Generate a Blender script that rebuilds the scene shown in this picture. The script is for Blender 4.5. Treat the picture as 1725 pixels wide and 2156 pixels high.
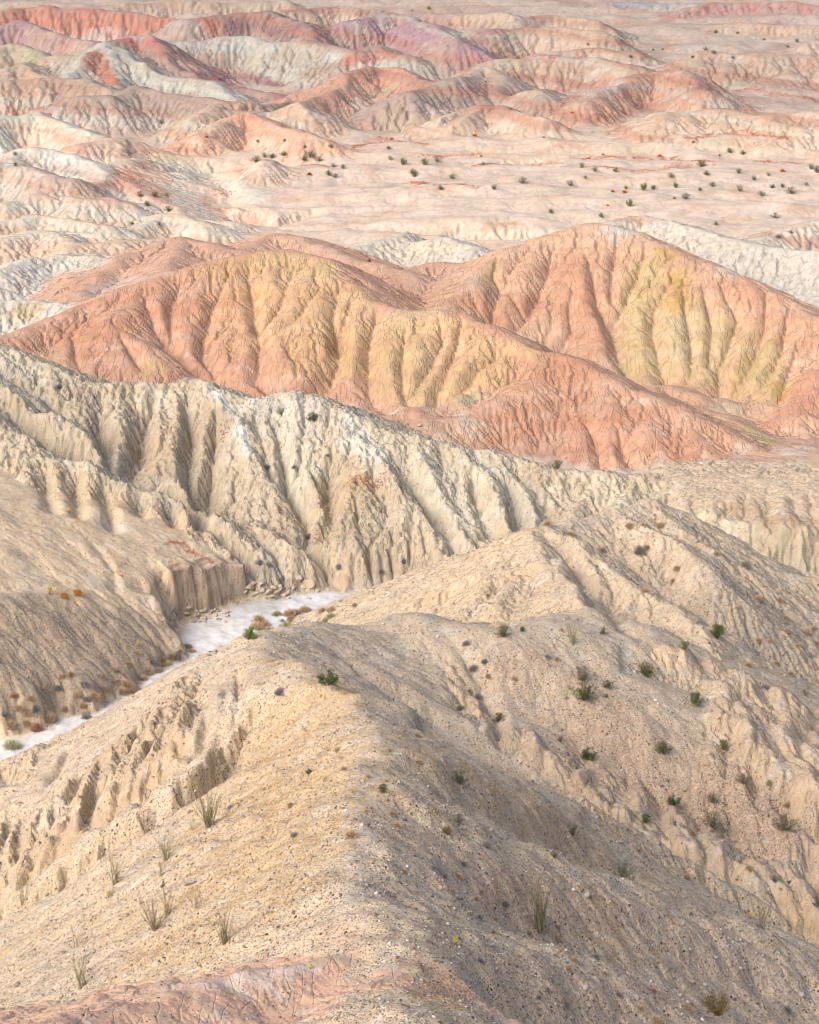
import bpy, bmesh, math, random, os, time
import numpy as np

T0 = time.time()
for o in list(bpy.data.objects):
    bpy.data.objects.remove(o)
scene = bpy.context.scene
COL = scene.collection

# ------------------------------------------------------------------ camera
CAM_H = 85.0                       # metres above the sand of the wash
PITCH = math.radians(18.8)         # looking down
VFOV = math.radians(25.0)
cam_data = bpy.data.cameras.new("camera")
cam = bpy.data.objects.new("camera", cam_data)
COL.objects.link(cam)
cam.location = (0, 0, CAM_H)
cam.rotation_euler = (math.pi / 2 - PITCH, 0, 0)
cam_data.sensor_fit = 'VERTICAL'
cam_data.angle = VFOV
cam_data.clip_start = 0.5
cam_data.clip_end = 20000
scene.camera = cam

# ------------------------------------------------------------------ light
SUN_AZ = math.radians(-134)         # compass angle of the sun seen from the camera (0 = view direction, minus = left)
SUN_EL = math.radians(40)
world = bpy.data.worlds.new("World")
scene.world = world
world.use_nodes = True
nt = world.node_tree
nt.nodes.clear()
sky = nt.nodes.new("ShaderNodeTexSky")
sky.sky_type = 'NISHITA'
sky.sun_disc = False
sky.sun_elevation = SUN_EL
sky.sun_rotation = SUN_AZ
sky.air_density = 0.7
sky.dust_density = 5.0
sky.ozone_density = 0.4
bg = nt.nodes.new("ShaderNodeBackground")
bg.inputs[1].default_value = 0.15
wo = nt.nodes.new("ShaderNodeOutputWorld")
nt.links.new(sky.outputs[0], bg.inputs[0])
nt.links.new(bg.outputs[0], wo.inputs[0])
sun_data = bpy.data.lights.new("sun", 'SUN')
sun_data.energy = 0.86
sun_data.angle = math.radians(60)
sun_data.color = (1.0, 0.93, 0.84)
sun = bpy.data.objects.new("sun", sun_data)
COL.objects.link(sun)
sun.location = (-100, 0, 150)
# lamp shines along -Z; aim it away from the sun direction
from mathutils import Vector
sd = Vector((math.sin(SUN_AZ) * math.cos(SUN_EL), math.cos(SUN_AZ) * math.cos(SUN_EL), math.sin(SUN_EL)))
sun.rotation_euler = sd.to_track_quat('Z', 'Y').to_euler()

scene.view_settings.view_transform = 'Standard'
scene.view_settings.look = 'None'
scene.view_settings.exposure = 0.91
scene.view_settings.gamma = 1.0
scene.cycles.use_denoising = True
scene.cycles.filter_width = 1.1

# ------------------------------------------------------------------ pixel -> place
FPX = 1078.0 / math.tan(VFOV / 2)  # focal length in units of a 1725 x 2156 view of the photo
CP, SP = math.cos(PITCH), math.sin(PITCH)

def ray(u, v):
    a = (u - 862.5) / FPX
    b = -(v - 1078.0) / FPX
    dx, dy, dz = a, CP + b * SP, -SP + b * CP
    hd = math.hypot(dx, dy)
    return math.atan2(dx, dy), dz / hd      # azimuth, slope per metre of ground distance

def W(u, v, r):
    p, s = ray(u, v)
    return (r * math.sin(p), r * math.cos(p), CAM_H + r * s)

# ------------------------------------------------------------------ terrain grid (fan round the viewpoint)
QUICK = bool(os.environ.get("QUICK_TERRAIN"))
cs = 0.000768 * (1.6 if QUICK else 1.0)
inner = np.arange(-0.215, 0.2151, cs)
mside = 28
st = cs * np.linspace(1.2, 6.0, mside).cumsum()
PHI = np.concatenate([(inner[0] - st)[::-1], inner, inner[-1] + st])
rr = [56.0]
rs = 1.55 if QUICK else 1.0
while rr[-1] < 1000:
    r = rr[-1]
    k = 0.00112 if r > 64 else 0.003
    k = np.interp(r, [56, 64, 70, 120, 160, 230, 320, 360, 520, 620, 1000],
                     [.004, .002, .0014, .00115, .0010, .00085, .00085, .0011, .0013, .0022, .006])
    rr.append(r * (1 + k * rs))
RAD = np.array(rr)
NR, NC = len(RAD), len(PHI)
PH2, R2 = np.meshgrid(PHI, RAD)
X = (R2 * np.sin(PH2)).astype(np.float32)
Y = (R2 * np.cos(PH2)).astype(np.float32)
print("grid", NR, NC, NR * NC)

# ---- noise
def _hash(ix, iy, seed):
    n = (ix * 374761393 + iy * 668265263 + seed * 974634777) & 0xFFFFFFFF
    n = ((n ^ (n >> 13)) * 1274126177) & 0xFFFFFFFF
    n = n ^ (n >> 16)
    return n

def gnoise(x, y, seed=0):
    """gradient noise, about -0.7 .. 0.7"""
    x0 = np.floor(x); y0 = np.floor(y)
    fx = (x - x0).astype(np.float32); fy = (y - y0).astype(np.float32)
    ix = x0.astype(np.int64); iy = y0.astype(np.int64)
    sx = fx * fx * fx * (fx * (fx * 6 - 15) + 10)
    sy = fy * fy * fy * (fy * (fy * 6 - 15) + 10)
    def g(ax, ay, dx, dy):
        a = _hash(ax, ay, seed).astype(np.float32) * np.float32(2 * math.pi / 4294967296.0)
        return np.cos(a) * dx + np.sin(a) * dy
    n00 = g(ix, iy, fx, fy); n10 = g(ix + 1, iy, fx - 1, fy)
    n01 = g(ix, iy + 1, fx, fy - 1); n11 = g(ix + 1, iy + 1, fx - 1, fy - 1)
    a = n00 + sx * (n10 - n00); b = n01 + sx * (n11 - n01)
    return a + sy * (b - a)

def fbm(x, y, oct=4, seed=0, gain=0.5, lac=2.03):
    s = 0; a = 1.0
    for i in range(oct):
        s = s + a * gnoise(x, y, seed + i * 17)
        x = x * lac + 13.7; y = y * lac - 7.3; a *= gain
    return s

def sstep(a, b, x):
    t = np.clip((x - a) / (b - a), 0, 1)
    return t * t * (3 - 2 * t)

# ---- level of the ground between the hills (metres), known points
def P(u, v, r):
    return W(u, v, r)
BASE = [W(700, 1250, 223), W(500, 1280, 219), W(390, 1340, 212), W(390, 1400, 204), W(200, 1500, 192), W(60, 1560, 186)]
BASE = [(p[0], p[1], 0.0) for p in BASE] + [
    (-60, 170, -1), (-70, 200, 1), (-60, 60, 0), (0, 50, 5), (50, 60, 8), (0, 150, 4), (-20, 160, 1), (10, 215, 0.5), (25, 215, 2), (38, 216, 3.0), (60, 212, 3),
    (60, 110, 5), (60, 150, 5), (60, 185, 5), (0, 205, 0.3), (-5, 215, 0.0), (-48, 215, 3), (-60, 240, 6),
    (30, 234, 6.3), (44, 236, 6.3), (60, 240, 6), (18, 234, 5), (0, 232, 1.5), (-20, 230, 2),
    (30, 248, 5.2), (45, 250, 4.8), (60, 255, 4.5), (10, 250, 5.5), (-20, 268, 6), (-45, 270, 6), (-65, 275, 6),
    (0, 262, 6), (20, 290, 4.8), (35, 280, 4.6), (50, 270, 4.2), (10, 300, 5.5), (-20, 320, 7), (-55, 320, 6), (-75, 330, 5),
    (30, 340, 7), (65, 330, 7), (0, 355, 5), (-30, 358, 5.5), (-70, 365, 5.5), (30, 357, 6.5), (-85, 350, 5),
    (10, 372, 9.3), (45, 366, 9.6), (80, 366, 9.6), (-30, 400, 7), (-70, 390, 6.5), (-85, 420, 7), (-40, 430, 8),
    (0, 415, 8.6), (40, 415, 8.6), (80, 420, 8.6), (110, 400, 9), (-100, 380, 6), (-100, 460, 6.5), (-50, 485, 5), (0, 485, 6),
    (60, 500, 8), (110, 520, 8), (-110, 530, 3), (-40, 530, 3), (0, 545, 3), (80, 600, 6.4), (-80, 620, 4), (-20, 600, 4), (150, 620, 7.5), (-160, 640, 4),
    (0, 720, 6.5), (150, 760, 6.5), (-150, 760, 6.5), (0, 900, 5), (220, 950, 5), (-220, 950, 5), (0, 1000, 4.5)]
BASE = np.array(BASE)
def base_level():
    sub_r = np.unique(np.append(np.arange(0, NR, 10), NR - 1)); sub_c = np.unique(np.append(np.arange(0, NC, 10), NC - 1))
    xs = X[np.ix_(sub_r, sub_c)]; ys = Y[np.ix_(sub_r, sub_c)]
    # shrink far distances so that the spacing of the known points is even
    def wp(x, y):
        r = np.hypot(x, y); l = np.log(r) * 1.0
        return np.arctan2(x, y) , l
    bu, bv = wp(BASE[:, 0], BASE[:, 1]); gu, gv = wp(xs, ys)
    d = np.hypot(bu[:, None] - bu[None], bv[:, None] - bv[None])
    n = len(BASE)
    A = np.zeros((n + 3, n + 3)); A[:n, :n] = d; A[:n, n] = 1; A[:n, n + 1] = bu; A[:n, n + 2] = bv
    A[n:, :n] = A[:n, n:].T
    A[:n, :n] -= np.eye(n) * 0.004
    co = np.linalg.solve(A, np.append(BASE[:, 2], [0, 0, 0]))
    z = co[n] + co[n + 1] * gu + co[n + 2] * gv
    for i in range(n):
        z = z + co[i] * np.hypot(gu - bu[i], gv - bv[i])
    tmp = np.empty((len(sub_r), NC))
    for i in range(len(sub_r)):
        tmp[i] = np.interp(np.arange(NC), sub_c, z[i])
    out = np.empty((NR, NC), np.float32)
    ir = np.interp(np.arange(NR), sub_r, np.arange(len(sub_r)))
    i0 = np.minimum(ir.astype(int), len(sub_r) - 2); f = (ir - i0)[:, None]
    out[:] = tmp[i0] * (1 - f) + tmp[i0 + 1] * f
    return out

H = base_level()
REG = np.zeros((NR, NC), np.int16)        # which hill a point belongs to
KER = np.full((NR, NC), 0.25, np.float32)  # how easily it gullies

def rows_between(r0, r1):
    return max(0, int(np.searchsorted(RAD, r0)) - 1), min(NR, int(np.searchsorted(RAD, r1)) + 1)

def cols_between(p0, p1):
    return max(0, int(np.searchsorted(PHI, p0)) - 1), min(NC, int(np.searchsorted(PHI, p1)) + 1)

def window(pts, reach):
    rs_ = [math.hypot(p[0], p[1]) for p in pts]; ps = [math.atan2(p[0], p[1]) for p in pts]
    r0, r1 = min(rs_) - reach, max(rs_) + reach
    pad = reach / max(30.0, min(rs_) - reach * 0.5)
    a, b = rows_between(r0, r1); c, d = cols_between(min(ps) - pad, max(ps) + pad)
    return slice(a, b), slice(c, d)

REGION_NAMES = ['base']
def ridge(name, pts, near=0.5, far=0.5, w=0.6, ker=0.3, k=0.8, reach=60, sides=None):
    """a hill from its crest line; pts (u, v, r); near/far: fall on the side towards / away from the viewpoint"""
    global H
    if name not in REGION_NAMES: REGION_NAMES.append(name)
    rid = REGION_NAMES.index(name)
    q = [W(*p) for p in pts]
    if len(q) == 1: q = [q[0], (q[0][0] + 0.1, q[0][1], q[0][2])]
    for a, b in zip(q[:-1], q[1:]):
        sl = window([a, b], reach)
        xs, ys = X[sl], Y[sl]
        dx, dy = b[0] - a[0], b[1] - a[1]; L2 = dx * dx + dy * dy + 1e-6; L = math.sqrt(L2)
        t = np.clip(((xs - a[0]) * dx + (ys - a[1]) * dy) / L2, 0, 1)
        ex = xs - (a[0] + t * dx); ey = ys - (a[1] + t * dy)
        d = np.sqrt(ex * ex + ey * ey)
        # side measured against the direction to the viewpoint (near side = lower r)
        nx, ny = -dy / L, dx / L
        mx, my = (a[0] + b[0]) / 2, (a[1] + b[1]) / 2
        if nx * mx + ny * my < 0: nx, ny = -nx, -ny       # n points away from the viewpoint
        c = (ex * nx + ey * ny) / (d + 1e-3)
        s = 0.5 * (near + far) + 0.5 * (far - near) * c
        if sides:                                          # (left, right) of the line as drawn
            c = (ex * -dy + ey * dx) / L / (d + 1e-3)
            s = 0.5 * (sides[0] + sides[1]) + 0.5 * (sides[0] - sides[1]) * c
        z = a[2] + t * (b[2] - a[2]) - s * (np.sqrt(d * d + w * w) - w)
        h = H[sl]
        m = z > h
        REG[sl] = np.where(m, rid, REG[sl]); KER[sl] = np.where(m, ker, KER[sl])
        mx_ = np.maximum(h, z); kk = k
        H[sl] = mx_ + 0.25 * kk * np.maximum(0, 1 - np.abs(h - z) / kk) ** 2 * (0.7 if kk else 0)

def mesa(name, pts, slopes, ker=0.3, k=0.6):
    global H
    if name not in REGION_NAMES: REGION_NAMES.append(name)
    rid = REGION_NAMES.index(name)
    q = np.array([W(*p) for p in pts])
    A = np.c_[q[:, 0], q[:, 1], np.ones(len(q))]
    co = np.linalg.lstsq(A, q[:, 2], rcond=None)[0]
    sl = window(q, 40)
    xs, ys = X[sl], Y[sl]
    z = co[0] * xs + co[1] * ys + co[2]
    area = 0.5 * sum(q[i, 0] * q[(i + 1) % len(q), 1] - q[(i + 1) % len(q), 0] * q[i, 1] for i in range(len(q)))
    sg = 1 if area > 0 else -1
    drop = np.zeros_like(xs)
    for i in range(len(q)):
        a, b = q[i], q[(i + 1) % len(q)]
        L = math.hypot(b[0] - a[0], b[1] - a[1])
        d = sg * ((b[1] - a[1]) * (xs - a[0]) - (b[0] - a[0]) * (ys - a[1])) / L     # >0 outside
        drop = np.maximum(drop, slopes[i] * np.maximum(0, d))
    z = z - drop
    h = H[sl]; m = z > h
    REG[sl] = np.where(m, rid, REG[sl]); KER[sl] = np.where(m, ker, KER[sl])
    mx_ = np.maximum(h, z)
    H[sl] = mx_ + 0.25 * k * np.maximum(0, 1 - np.abs(h - z) / k) ** 2 * 0.7

def canyon(pts, near=0.4, far=0.6, k=1.0, reach=25, ker=0.6):
    global H
    q = [W(*p) for p in pts]
    for a, b in zip(q[:-1], q[1:]):
        sl = window([a, b], reach)
        xs, ys = X[sl], Y[sl]
        dx, dy = b[0] - a[0], b[1] - a[1]; L2 = dx * dx + dy * dy + 1e-6; L = math.sqrt(L2)
        t = np.clip(((xs - a[0]) * dx + (ys - a[1]) * dy) / L2, 0, 1)
        ex = xs - (a[0] + t * dx); ey = ys - (a[1] + t * dy)
        d = np.sqrt(ex * ex + ey * ey)
        nx, ny = -dy / L, dx / L
        mx, my = (a[0] + b[0]) / 2, (a[1] + b[1]) / 2
        if nx * mx + ny * my < 0: nx, ny = -nx, -ny
        c = (ex * nx + ey * ny) / (d + 1e-3)
        s = 0.5 * (near + far) + 0.5 * (far - near) * c
        z = a[2] + t * (b[2] - a[2]) + s * d
        h = H[sl]
        KER[sl] = np.where(z < h, ker, KER[sl])
        H[sl] = np.minimum(h, z) - 0.25 * k * np.maximum(0, 1 - np.abs(h - z) / k) ** 2 * 0.7


# ================================================================== the hills, traced from their crest lines
# --- far country
def far(pts, near=0.78, fr=0.5, ker=0.85, w=1.5, name='far_hill', k=1.5):
    ridge(name, pts, near, fr, w=w, ker=ker, k=k, reach=45)
far([(-60, 30, 640), (0, 22, 640), (40, 12, 645), (100, 6, 645), (175, 10, 643), (250, 20, 640), (320, 30, 636), (400, 40, 630), (475, 55, 622), (510, 70, 612)], name='red_ridge')
far([(400, 36, 610), (500, 28, 618), (565, 25, 618), (615, 40, 606), (660, 67, 588)], name='dark_hill', w=3)
far([(740, 42, 600), (820, 25, 612), (863, 33, 608), (913, 55, 588), (963, 85, 565)], name='purple_hill', w=3)
far([(953, 82, 578), (1028, 62, 588), (1113, 48, 596), (1183, 50, 594), (1263, 65, 584)])
far([(1270, -4, 700), (1350, 2, 698), (1450, 2, 696)], name='blue_hill')
far([(1400, 30, 670), (1440, 18, 676), (1500, 4, 686), (1600, -8, 690), (1725, 0, 684), (1840, 0, 684)], name='red_ridge')
far([(1500, 50, 640), (1560, 42, 642), (1650, 40, 640), (1740, 46, 636)])
far([(900, 24, 655), (1000, 20, 655), (1080, 27, 646)])
far([(1080, 40, 620), (1150, 30, 630), (1260, 35, 622)])
far([(1700, 80, 585), (1780, 76, 588)])
far([(150, 4, 680), (400, -4, 690), (600, -4, 690)])
far([(600, 14, 650), (700, 8, 660), (800, 10, 655)])
far([(0, 45, 590), (40, 42, 592), (85, 55, 586), (125, 75, 574), (180, 85, 566)], name='purple_hill')
far([(-40, 100, 552), (0, 95, 553), (30, 90, 555), (75, 105, 548), (140, 118, 540)], name='green_hill')
far([(350, 85, 580), (450, 77, 582), (525, 75, 582), (575, 90, 574), (650, 85, 572), (700, 95, 566), (740, 105, 560), (800, 95, 566), (850, 115, 556)], name='white_hill', near=0.6)
far([(235, 92, 556), (270, 75, 565), (315, 75, 564), (350, 118, 552), (380, 143, 543), (450, 168, 532), (560, 190, 522), (610, 195, 520)], name='maroon_hill')
far([(150, 145, 528), (190, 112, 540), (220, 85, 548), (250, 95, 546), (300, 135, 534), (350, 155, 527), (400, 162, 524), (450, 175, 518), (500, 205, 507)], name='white_hill', near=0.75, w=1)
far([(220, 85, 548), (235, 120, 538), (240, 150, 529), (245, 180, 521)], name='white_hill', near=0.5, w=0.8)
far([(15, 150, 530), (50, 130, 536), (85, 158, 526)])
far([(0, 165, 508), (100, 165, 508), (180, 172, 504), (225, 185, 498)], near=0.6)
far([(140, 200, 488), (230, 205, 487), (300, 178, 500), (350, 195, 491), (425, 200, 487), (490, 215, 478)], near=0.6, name='grey_bluff')
far([(405, 245, 466), (450, 225, 474), (500, 212, 480), (575, 203, 483), (640, 222, 472)])
far([(620, 202, 490), (700, 165, 505), (775, 140, 518), (820, 138, 519), (862, 150, 512), (900, 185, 496)], name='pink_dome')
far([(863, 187, 488), (953, 172, 498), (1013, 140, 515), (1083, 155, 507), (1143, 195, 488)], near=0.6, name='grey_bluff')
far([(953, 232, 466), (1003, 215, 476), (1048, 215, 476), (1093, 235, 466), (1133, 247, 460)])
far([(1228, 212, 480), (1288, 180, 498), (1343, 156, 510), (1393, 147, 514), (1433, 155, 509), (1478, 185, 492)], name='pink_dome', w=3)
far([(1040, 125, 540), (1150, 118, 544), (1250, 120, 543), (1330, 140, 530)], near=0.6)
far([(1150, 100, 560), (1250, 96, 562), (1340, 104, 556)])
far([(1480, 110, 545), (1600, 116, 541), (1725, 112, 543)], near=0.3)
far([(1400, 232, 463), (1520, 226, 466), (1640, 236, 461), (1760, 230, 463)], near=0.3)
far([(425, 280, 443), (500, 240, 459), (530, 237, 460), (575, 260, 450), (650, 280, 438)], name='pink_hill')
far([(-30, 262, 448), (0, 250, 453), (75, 245, 456), (130, 260, 449), (190, 285, 437)], name='white_hill')
far([(20, 335, 410), (60, 318, 416), (110, 315, 417), (160, 330, 411), (220, 352, 402)], name='white_hill', near=0.5)
far([(-30, 345, 400), (10, 340, 402), (60, 355, 396), (120, 368, 390)], name='grey_bluff', near=0.5)
far([(170, 300, 428), (260, 292, 432), (330, 300, 428)], near=0.4)
far([(270, 330, 416), (340, 318, 420), (430, 322, 418), (530, 328, 416)], near=0.55, ker=0.8)
far([(150, 395, 388), (200, 380, 395), (260, 348, 404), (320, 370, 396), (350, 382, 392), (420, 390, 388), (450, 415, 380)], name='pink_hill')
far([(300, 475, 370), (340, 452, 376), (385, 452, 375), (430, 470, 369)], ker=0.8)
far([(0, 420, 380), (80, 408, 384), (170, 420, 380), (240, 415, 381)], near=0.5)
far([(-40, 470, 362), (60, 455, 366), (150, 460, 364), (230, 470, 360)], near=0.6, ker=0.8)
far([(0, 500, 352), (60, 485, 356), (120, 490, 354), (150, 505, 349)], near=0.5)
far([(160, 520, 345), (250, 505, 350), (350, 500, 352)], near=0.35)
# canyons cut into the plain
canyon([(440, 365, 428), (480, 420, 403), (545, 470, 381), (620, 492, 374), (760, 487, 374), (900, 497, 369), (1050, 490, 366), (1240, 474, 368)], near=0.35, far=0.55)
canyon([(480, 222, 478), (560, 218, 488), (610, 198, 505), (650, 185, 515), (720, 172, 528)], near=0.5, far=0.5)
canyon([(720, 262, 458), (800, 262, 462), (900, 252, 470), (980, 228, 486), (1160, 205, 505), (1250, 206, 503)], near=0.5, far=0.5)
canyon([(900, 92, 556), (960, 88, 562), (1010, 84, 570)], near=0.4, far=0.4)
# pale ridges behind the painted hills
P_ = dict(name='pale_ridge', ker=0.9, w=0.8, k=1.2)
ridge(pts=[(1200, 490, 344), (1288, 468, 349), (1343, 453, 353), (1413, 468, 349), (1488, 488, 343), (1563, 512, 336), (1725, 530, 330), (1850, 545, 324)], near=0.55, far=0.35, **P_)
ridge(pts=[(1590, 520, 342), (1613, 500, 350), (1688, 475, 356), (1760, 458, 360)], near=0.5, far=0.35, **P_)
ridge(pts=[(720, 545, 336), (760, 518, 341), (800, 505, 344), (880, 487, 348), (940, 500, 343), (1000, 520, 336)], near=0.45, far=0.4, **P_)
ridge(pts=[(-60, 600, 325), (0, 572, 330), (60, 546, 337), (125, 536, 339), (200, 539, 338), (235, 560, 332)], near=0.5, far=0.35, **P_)
ridge(pts=[(-40, 640, 305), (20, 634, 306), (75, 634, 305), (120, 640, 302), (165, 665, 296)], near=0.6, far=0.4, **P_)
# the pink ridge behind the first painted hill
R_ = dict(name='rose_ridge', ker=0.6, w=1.6, k=1.2)
ridge(pts=[(150, 655, 304), (172, 620, 312), (205, 582, 322), (250, 544, 329), (340, 514, 334), (380, 504, 336), (450, 519, 331), (500, 529, 328), (575, 494, 338), (625, 499, 336), (690, 524, 330), (740, 549, 324), (800, 559, 320), (862, 580, 314), (915, 632, 304)], near=0.45, far=0.4, **R_)
ridge(pts=[(380, 504, 336), (370, 540, 324), (330, 580, 314), (310, 600, 310)], near=0.45, far=0.45, **R_)
ridge(pts=[(862, 570, 318), (930, 555, 320), (1000, 560, 318), (1050, 540, 318)], near=0.45, far=0.4, **R_)
# second painted hill
E_ = dict(name='painted_hill_b', ker=0.55, w=1.4, k=1.3)
ridge(pts=[(905, 650, 300), (963, 612, 304), (1013, 569, 310), (1073, 529, 314), (1143, 504, 317), (1213, 483, 319), (1253, 474, 319), (1293, 477, 318), (1343, 494, 316), (1393, 522, 312), (1453, 544, 309), (1498, 565, 306), (1563, 589, 303), (1643, 629, 298), (1725, 674, 292), (1830, 730, 285)], near=0.50, far=0.5, **E_)
E2S = dict(name='painted_hill_b', ker=0.5, w=1.8, k=1.2, reach=14)
ridge(pts=[(1253, 474, 319), (1230, 560, 308), (1240, 640, 300), (1270, 710, 292), (1310, 780, 285)], near=0.54, far=0.54, **E2S)
ridge(pts=[(1073, 529, 314), (1040, 560, 309), (990, 600, 303), (930, 645, 297)], near=0.6, far=0.5, **E2S)
ridge(pts=[(1143, 504, 317), (1110, 560, 309), (1090, 620, 303), (1060, 660, 299)], near=0.54, far=0.54, **E2S)
ridge(pts=[(1200, 490, 318), (1170, 600, 306), (1150, 670, 299), (1110, 715, 295)], near=0.54, far=0.54, **E2S)
ridge(pts=[(1343, 494, 316), (1300, 570, 308), (1280, 620, 303)], near=0.54, far=0.54, **E2S)
ridge(pts=[(1393, 522, 312), (1360, 600, 305), (1340, 680, 297), (1350, 760, 289), (1385, 805, 284)], near=0.54, far=0.54, **E2S)
ridge(pts=[(1453, 544, 309), (1425, 620, 301), (1410, 690, 294), (1425, 770, 287)], near=0.54, far=0.54, **E2S)
ridge(pts=[(1498, 565, 306), (1490, 640, 299), (1485, 720, 291), (1480, 800, 284)], near=0.54, far=0.54, **E2S)
ridge(pts=[(1563, 589, 303), (1575, 660, 296), (1555, 740, 289), (1535, 800, 284)], near=0.54, far=0.54, **E2S)
ridge(pts=[(1643, 629, 298), (1640, 700, 291), (1610, 770, 285), (1570, 830, 280)], near=0.54, far=0.54, **E2S)
ridge(pts=[(1725, 674, 292), (1690, 740, 286), (1650, 800, 280), (1620, 860, 274), (1640, 915, 267)], near=0.55, far=0.6, **E2S)
ridge(pts=[(1770, 760, 284), (1720, 790, 279), (1680, 860, 272), (1690, 920, 266)], near=0.5, far=0.6, **E2S)
ridge(pts=[(1370, 812, 281), (1410, 812, 280), (1460, 830, 277), (1490, 850, 274)], near=0.5, far=0.5, w=1.2, name='painted_hill_b', ker=0.3, k=1.0, reach=12)
ridge(pts=[(1500, 850, 275), (1525, 838, 277), (1545, 850, 275)], near=0.5, far=0.5, w=1.2, name='painted_hill_b', ker=0.3, k=1.0, reach=12)
ridge(pts=[(1460, 862, 270), (1510, 870, 268), (1570, 900, 264), (1620, 930, 261)], near=0.45, far=0.5, w=1.2, name='painted_hill_b', ker=0.3, k=1.0, reach=12)
# first painted hill
E_ = dict(name='painted_hill_a', ker=0.55, w=1.3, k=1.3)
ridge(pts=[(-90, 760, 276), (0, 715, 283), (60, 690, 287), (150, 655, 291), (250, 612, 295), (370, 573, 299), (480, 546, 301), (560, 534, 302), (620, 531, 302), (665, 540, 300), (700, 565, 297), (760, 620, 290), (805, 643, 286), (860, 662, 283), (920, 658, 282), (980, 665, 281), (1040, 695, 278), (1090, 718, 275), (1140, 745, 272), (1190, 753, 271), (1230, 770, 269), (1280, 800, 266), (1363, 834, 263), (1438, 869, 260), (1513, 899, 258), (1633, 969, 252)], near=0.50, far=0.55, **E_)
E1S = dict(name='painted_hill_a', ker=0.5, w=1.8, k=1.2, reach=13)
ridge(pts=[(1183, 757, 271), (1113, 812, 265), (1053, 844, 262), (963, 884, 257.5), (888, 919, 254)], near=0.5, far=0.7, **E1S)
ridge(pts=[(1190, 755, 271), (1200, 850, 263), (1215, 930, 256.5)], near=0.5, far=0.5, **E1S)
ridge(pts=[(1280, 800, 266), (1290, 860, 260), (1300, 930, 254)], near=0.5, far=0.5, **E1S)
ridge(pts=[(1363, 834, 263), (1370, 900, 256.5), (1400, 950, 252)], near=0.5, far=0.5, **E1S)
ridge(pts=[(1438, 869, 260), (1470, 930, 254), (1530, 975, 250)], near=0.5, far=0.5, **E1S)
ridge(pts=[(310, 592, 296.5), (250, 660, 288), (215, 720, 282), (190, 770, 277)], near=0.45, far=0.45, **E1S)
ridge(pts=[(225, 680, 285), (300, 725, 279), (330, 770, 275), (330, 805, 272)], near=0.45, far=0.55, **E1S)
ridge(pts=[(350, 580, 298), (345, 650, 290), (345, 700, 285)], near=0.54, far=0.54, **E1S)
ridge(pts=[(430, 558, 300), (405, 630, 292), (390, 700, 285), (400, 750, 280)], near=0.54, far=0.54, **E1S)
ridge(pts=[(505, 544, 301), (490, 620, 293), (485, 700, 285), (485, 770, 278)], near=0.54, far=0.54, **E1S)
ridge(pts=[(580, 533, 302), (565, 590, 295), (562, 640, 290)], near=0.54, far=0.54, **E1S)
ridge(pts=[(665, 540, 300), (640, 600, 292), (600, 670, 284.5), (600, 740, 278), (620, 800, 272.5)], near=0.54, far=0.54, **E1S)
ridge(pts=[(700, 565, 297), (670, 640, 287), (655, 700, 281), (640, 780, 274)], near=0.54, far=0.54, **E1S)
ridge(pts=[(740, 600, 292), (735, 670, 284), (745, 740, 277), (735, 800, 271.5), (720, 835, 269)], near=0.54, far=0.54, **E1S)
ridge(pts=[(860, 662, 283), (830, 700, 279), (820, 770, 272), (830, 830, 267)], near=0.54, far=0.54, **E1S)
ridge(pts=[(920, 660, 282), (895, 720, 276), (860, 790, 269), (850, 850, 264)], near=0.54, far=0.54, **E1S)
ridge(pts=[(960, 663, 281.5), (945, 730, 275), (905, 800, 268), (885, 840, 264.5)], near=0.54, far=0.54, **E1S)
ridge(pts=[(1040, 695, 278), (990, 750, 272), (940, 820, 265), (905, 860, 261)], near=0.54, far=0.54, **E1S)
ridge(pts=[(820, 850, 262), (870, 862, 259.5), (915, 890, 256)], near=0.5, far=0.5, **E1S)
ridge(pts=[(470, 800, 275), (540, 812, 272.5), (575, 825, 270)], near=0.5, far=0.5, **E1S)
# low flats in front, right
ridge('red_flat', [(1500, 985, 247), (1600, 975, 248), (1725, 965, 249), (1840, 965, 249)], near=0.2, far=0.2, w=2, ker=0.3, k=1)
# --- the cliffs above the wash
D_ = dict(name='cliff_ridge', ker=1.0, w=0.6, k=0.8)
ridge(pts=[(-100, 690, 268), (0, 729, 262), (50, 749, 260.5), (110, 774, 258), (150, 794, 256.5), (210, 814, 255), (255, 808, 256), (300, 806, 256), (360, 814, 255.5), (400, 801, 256), (430, 806, 255), (450, 824, 253.5), (500, 839, 252), (545, 836, 251.5), (590, 831, 251), (630, 826, 250.5), (680, 841, 249), (715, 858, 247.5), (750, 879, 246), (820, 904, 244), (862, 919, 243), (953, 944, 242), (1038, 954, 242), (1113, 974, 241), (1173, 989, 240), (1263, 996, 239.5), (1363, 1001, 239.5), (1453, 1012, 239)], near=0.62, far=0.5, **D_)
DS = dict(name='cliff_ridge', ker=1.0, w=0.45, k=0.6, reach=22)
ridge(pts=[(430, 806, 255), (460, 844, 250.5), (500, 889, 246.5), (520, 939, 243), (540, 979, 240.5), (560, 1012, 238), (590, 1085, 233.5), (645, 1130, 231)], near=0.75, far=0.75, **DS)
ridge(pts=[(640, 826, 250), (725, 899, 244), (780, 939, 240.5), (820, 994, 236.5), (862, 1065, 231), (953, 1115, 228), (988, 1165, 225.5)], near=0.75, far=0.75, **DS)
ridge(pts=[(780, 939, 240.5), (750, 1010, 235.5), (755, 1100, 230.5), (775, 1180, 227)], near=0.55, far=0.55, **DS)
ridge(pts=[(590, 831, 251), (620, 900, 245.5), (660, 980, 240), (695, 1070, 233.5)], near=0.75, far=0.75, **DS)
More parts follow.
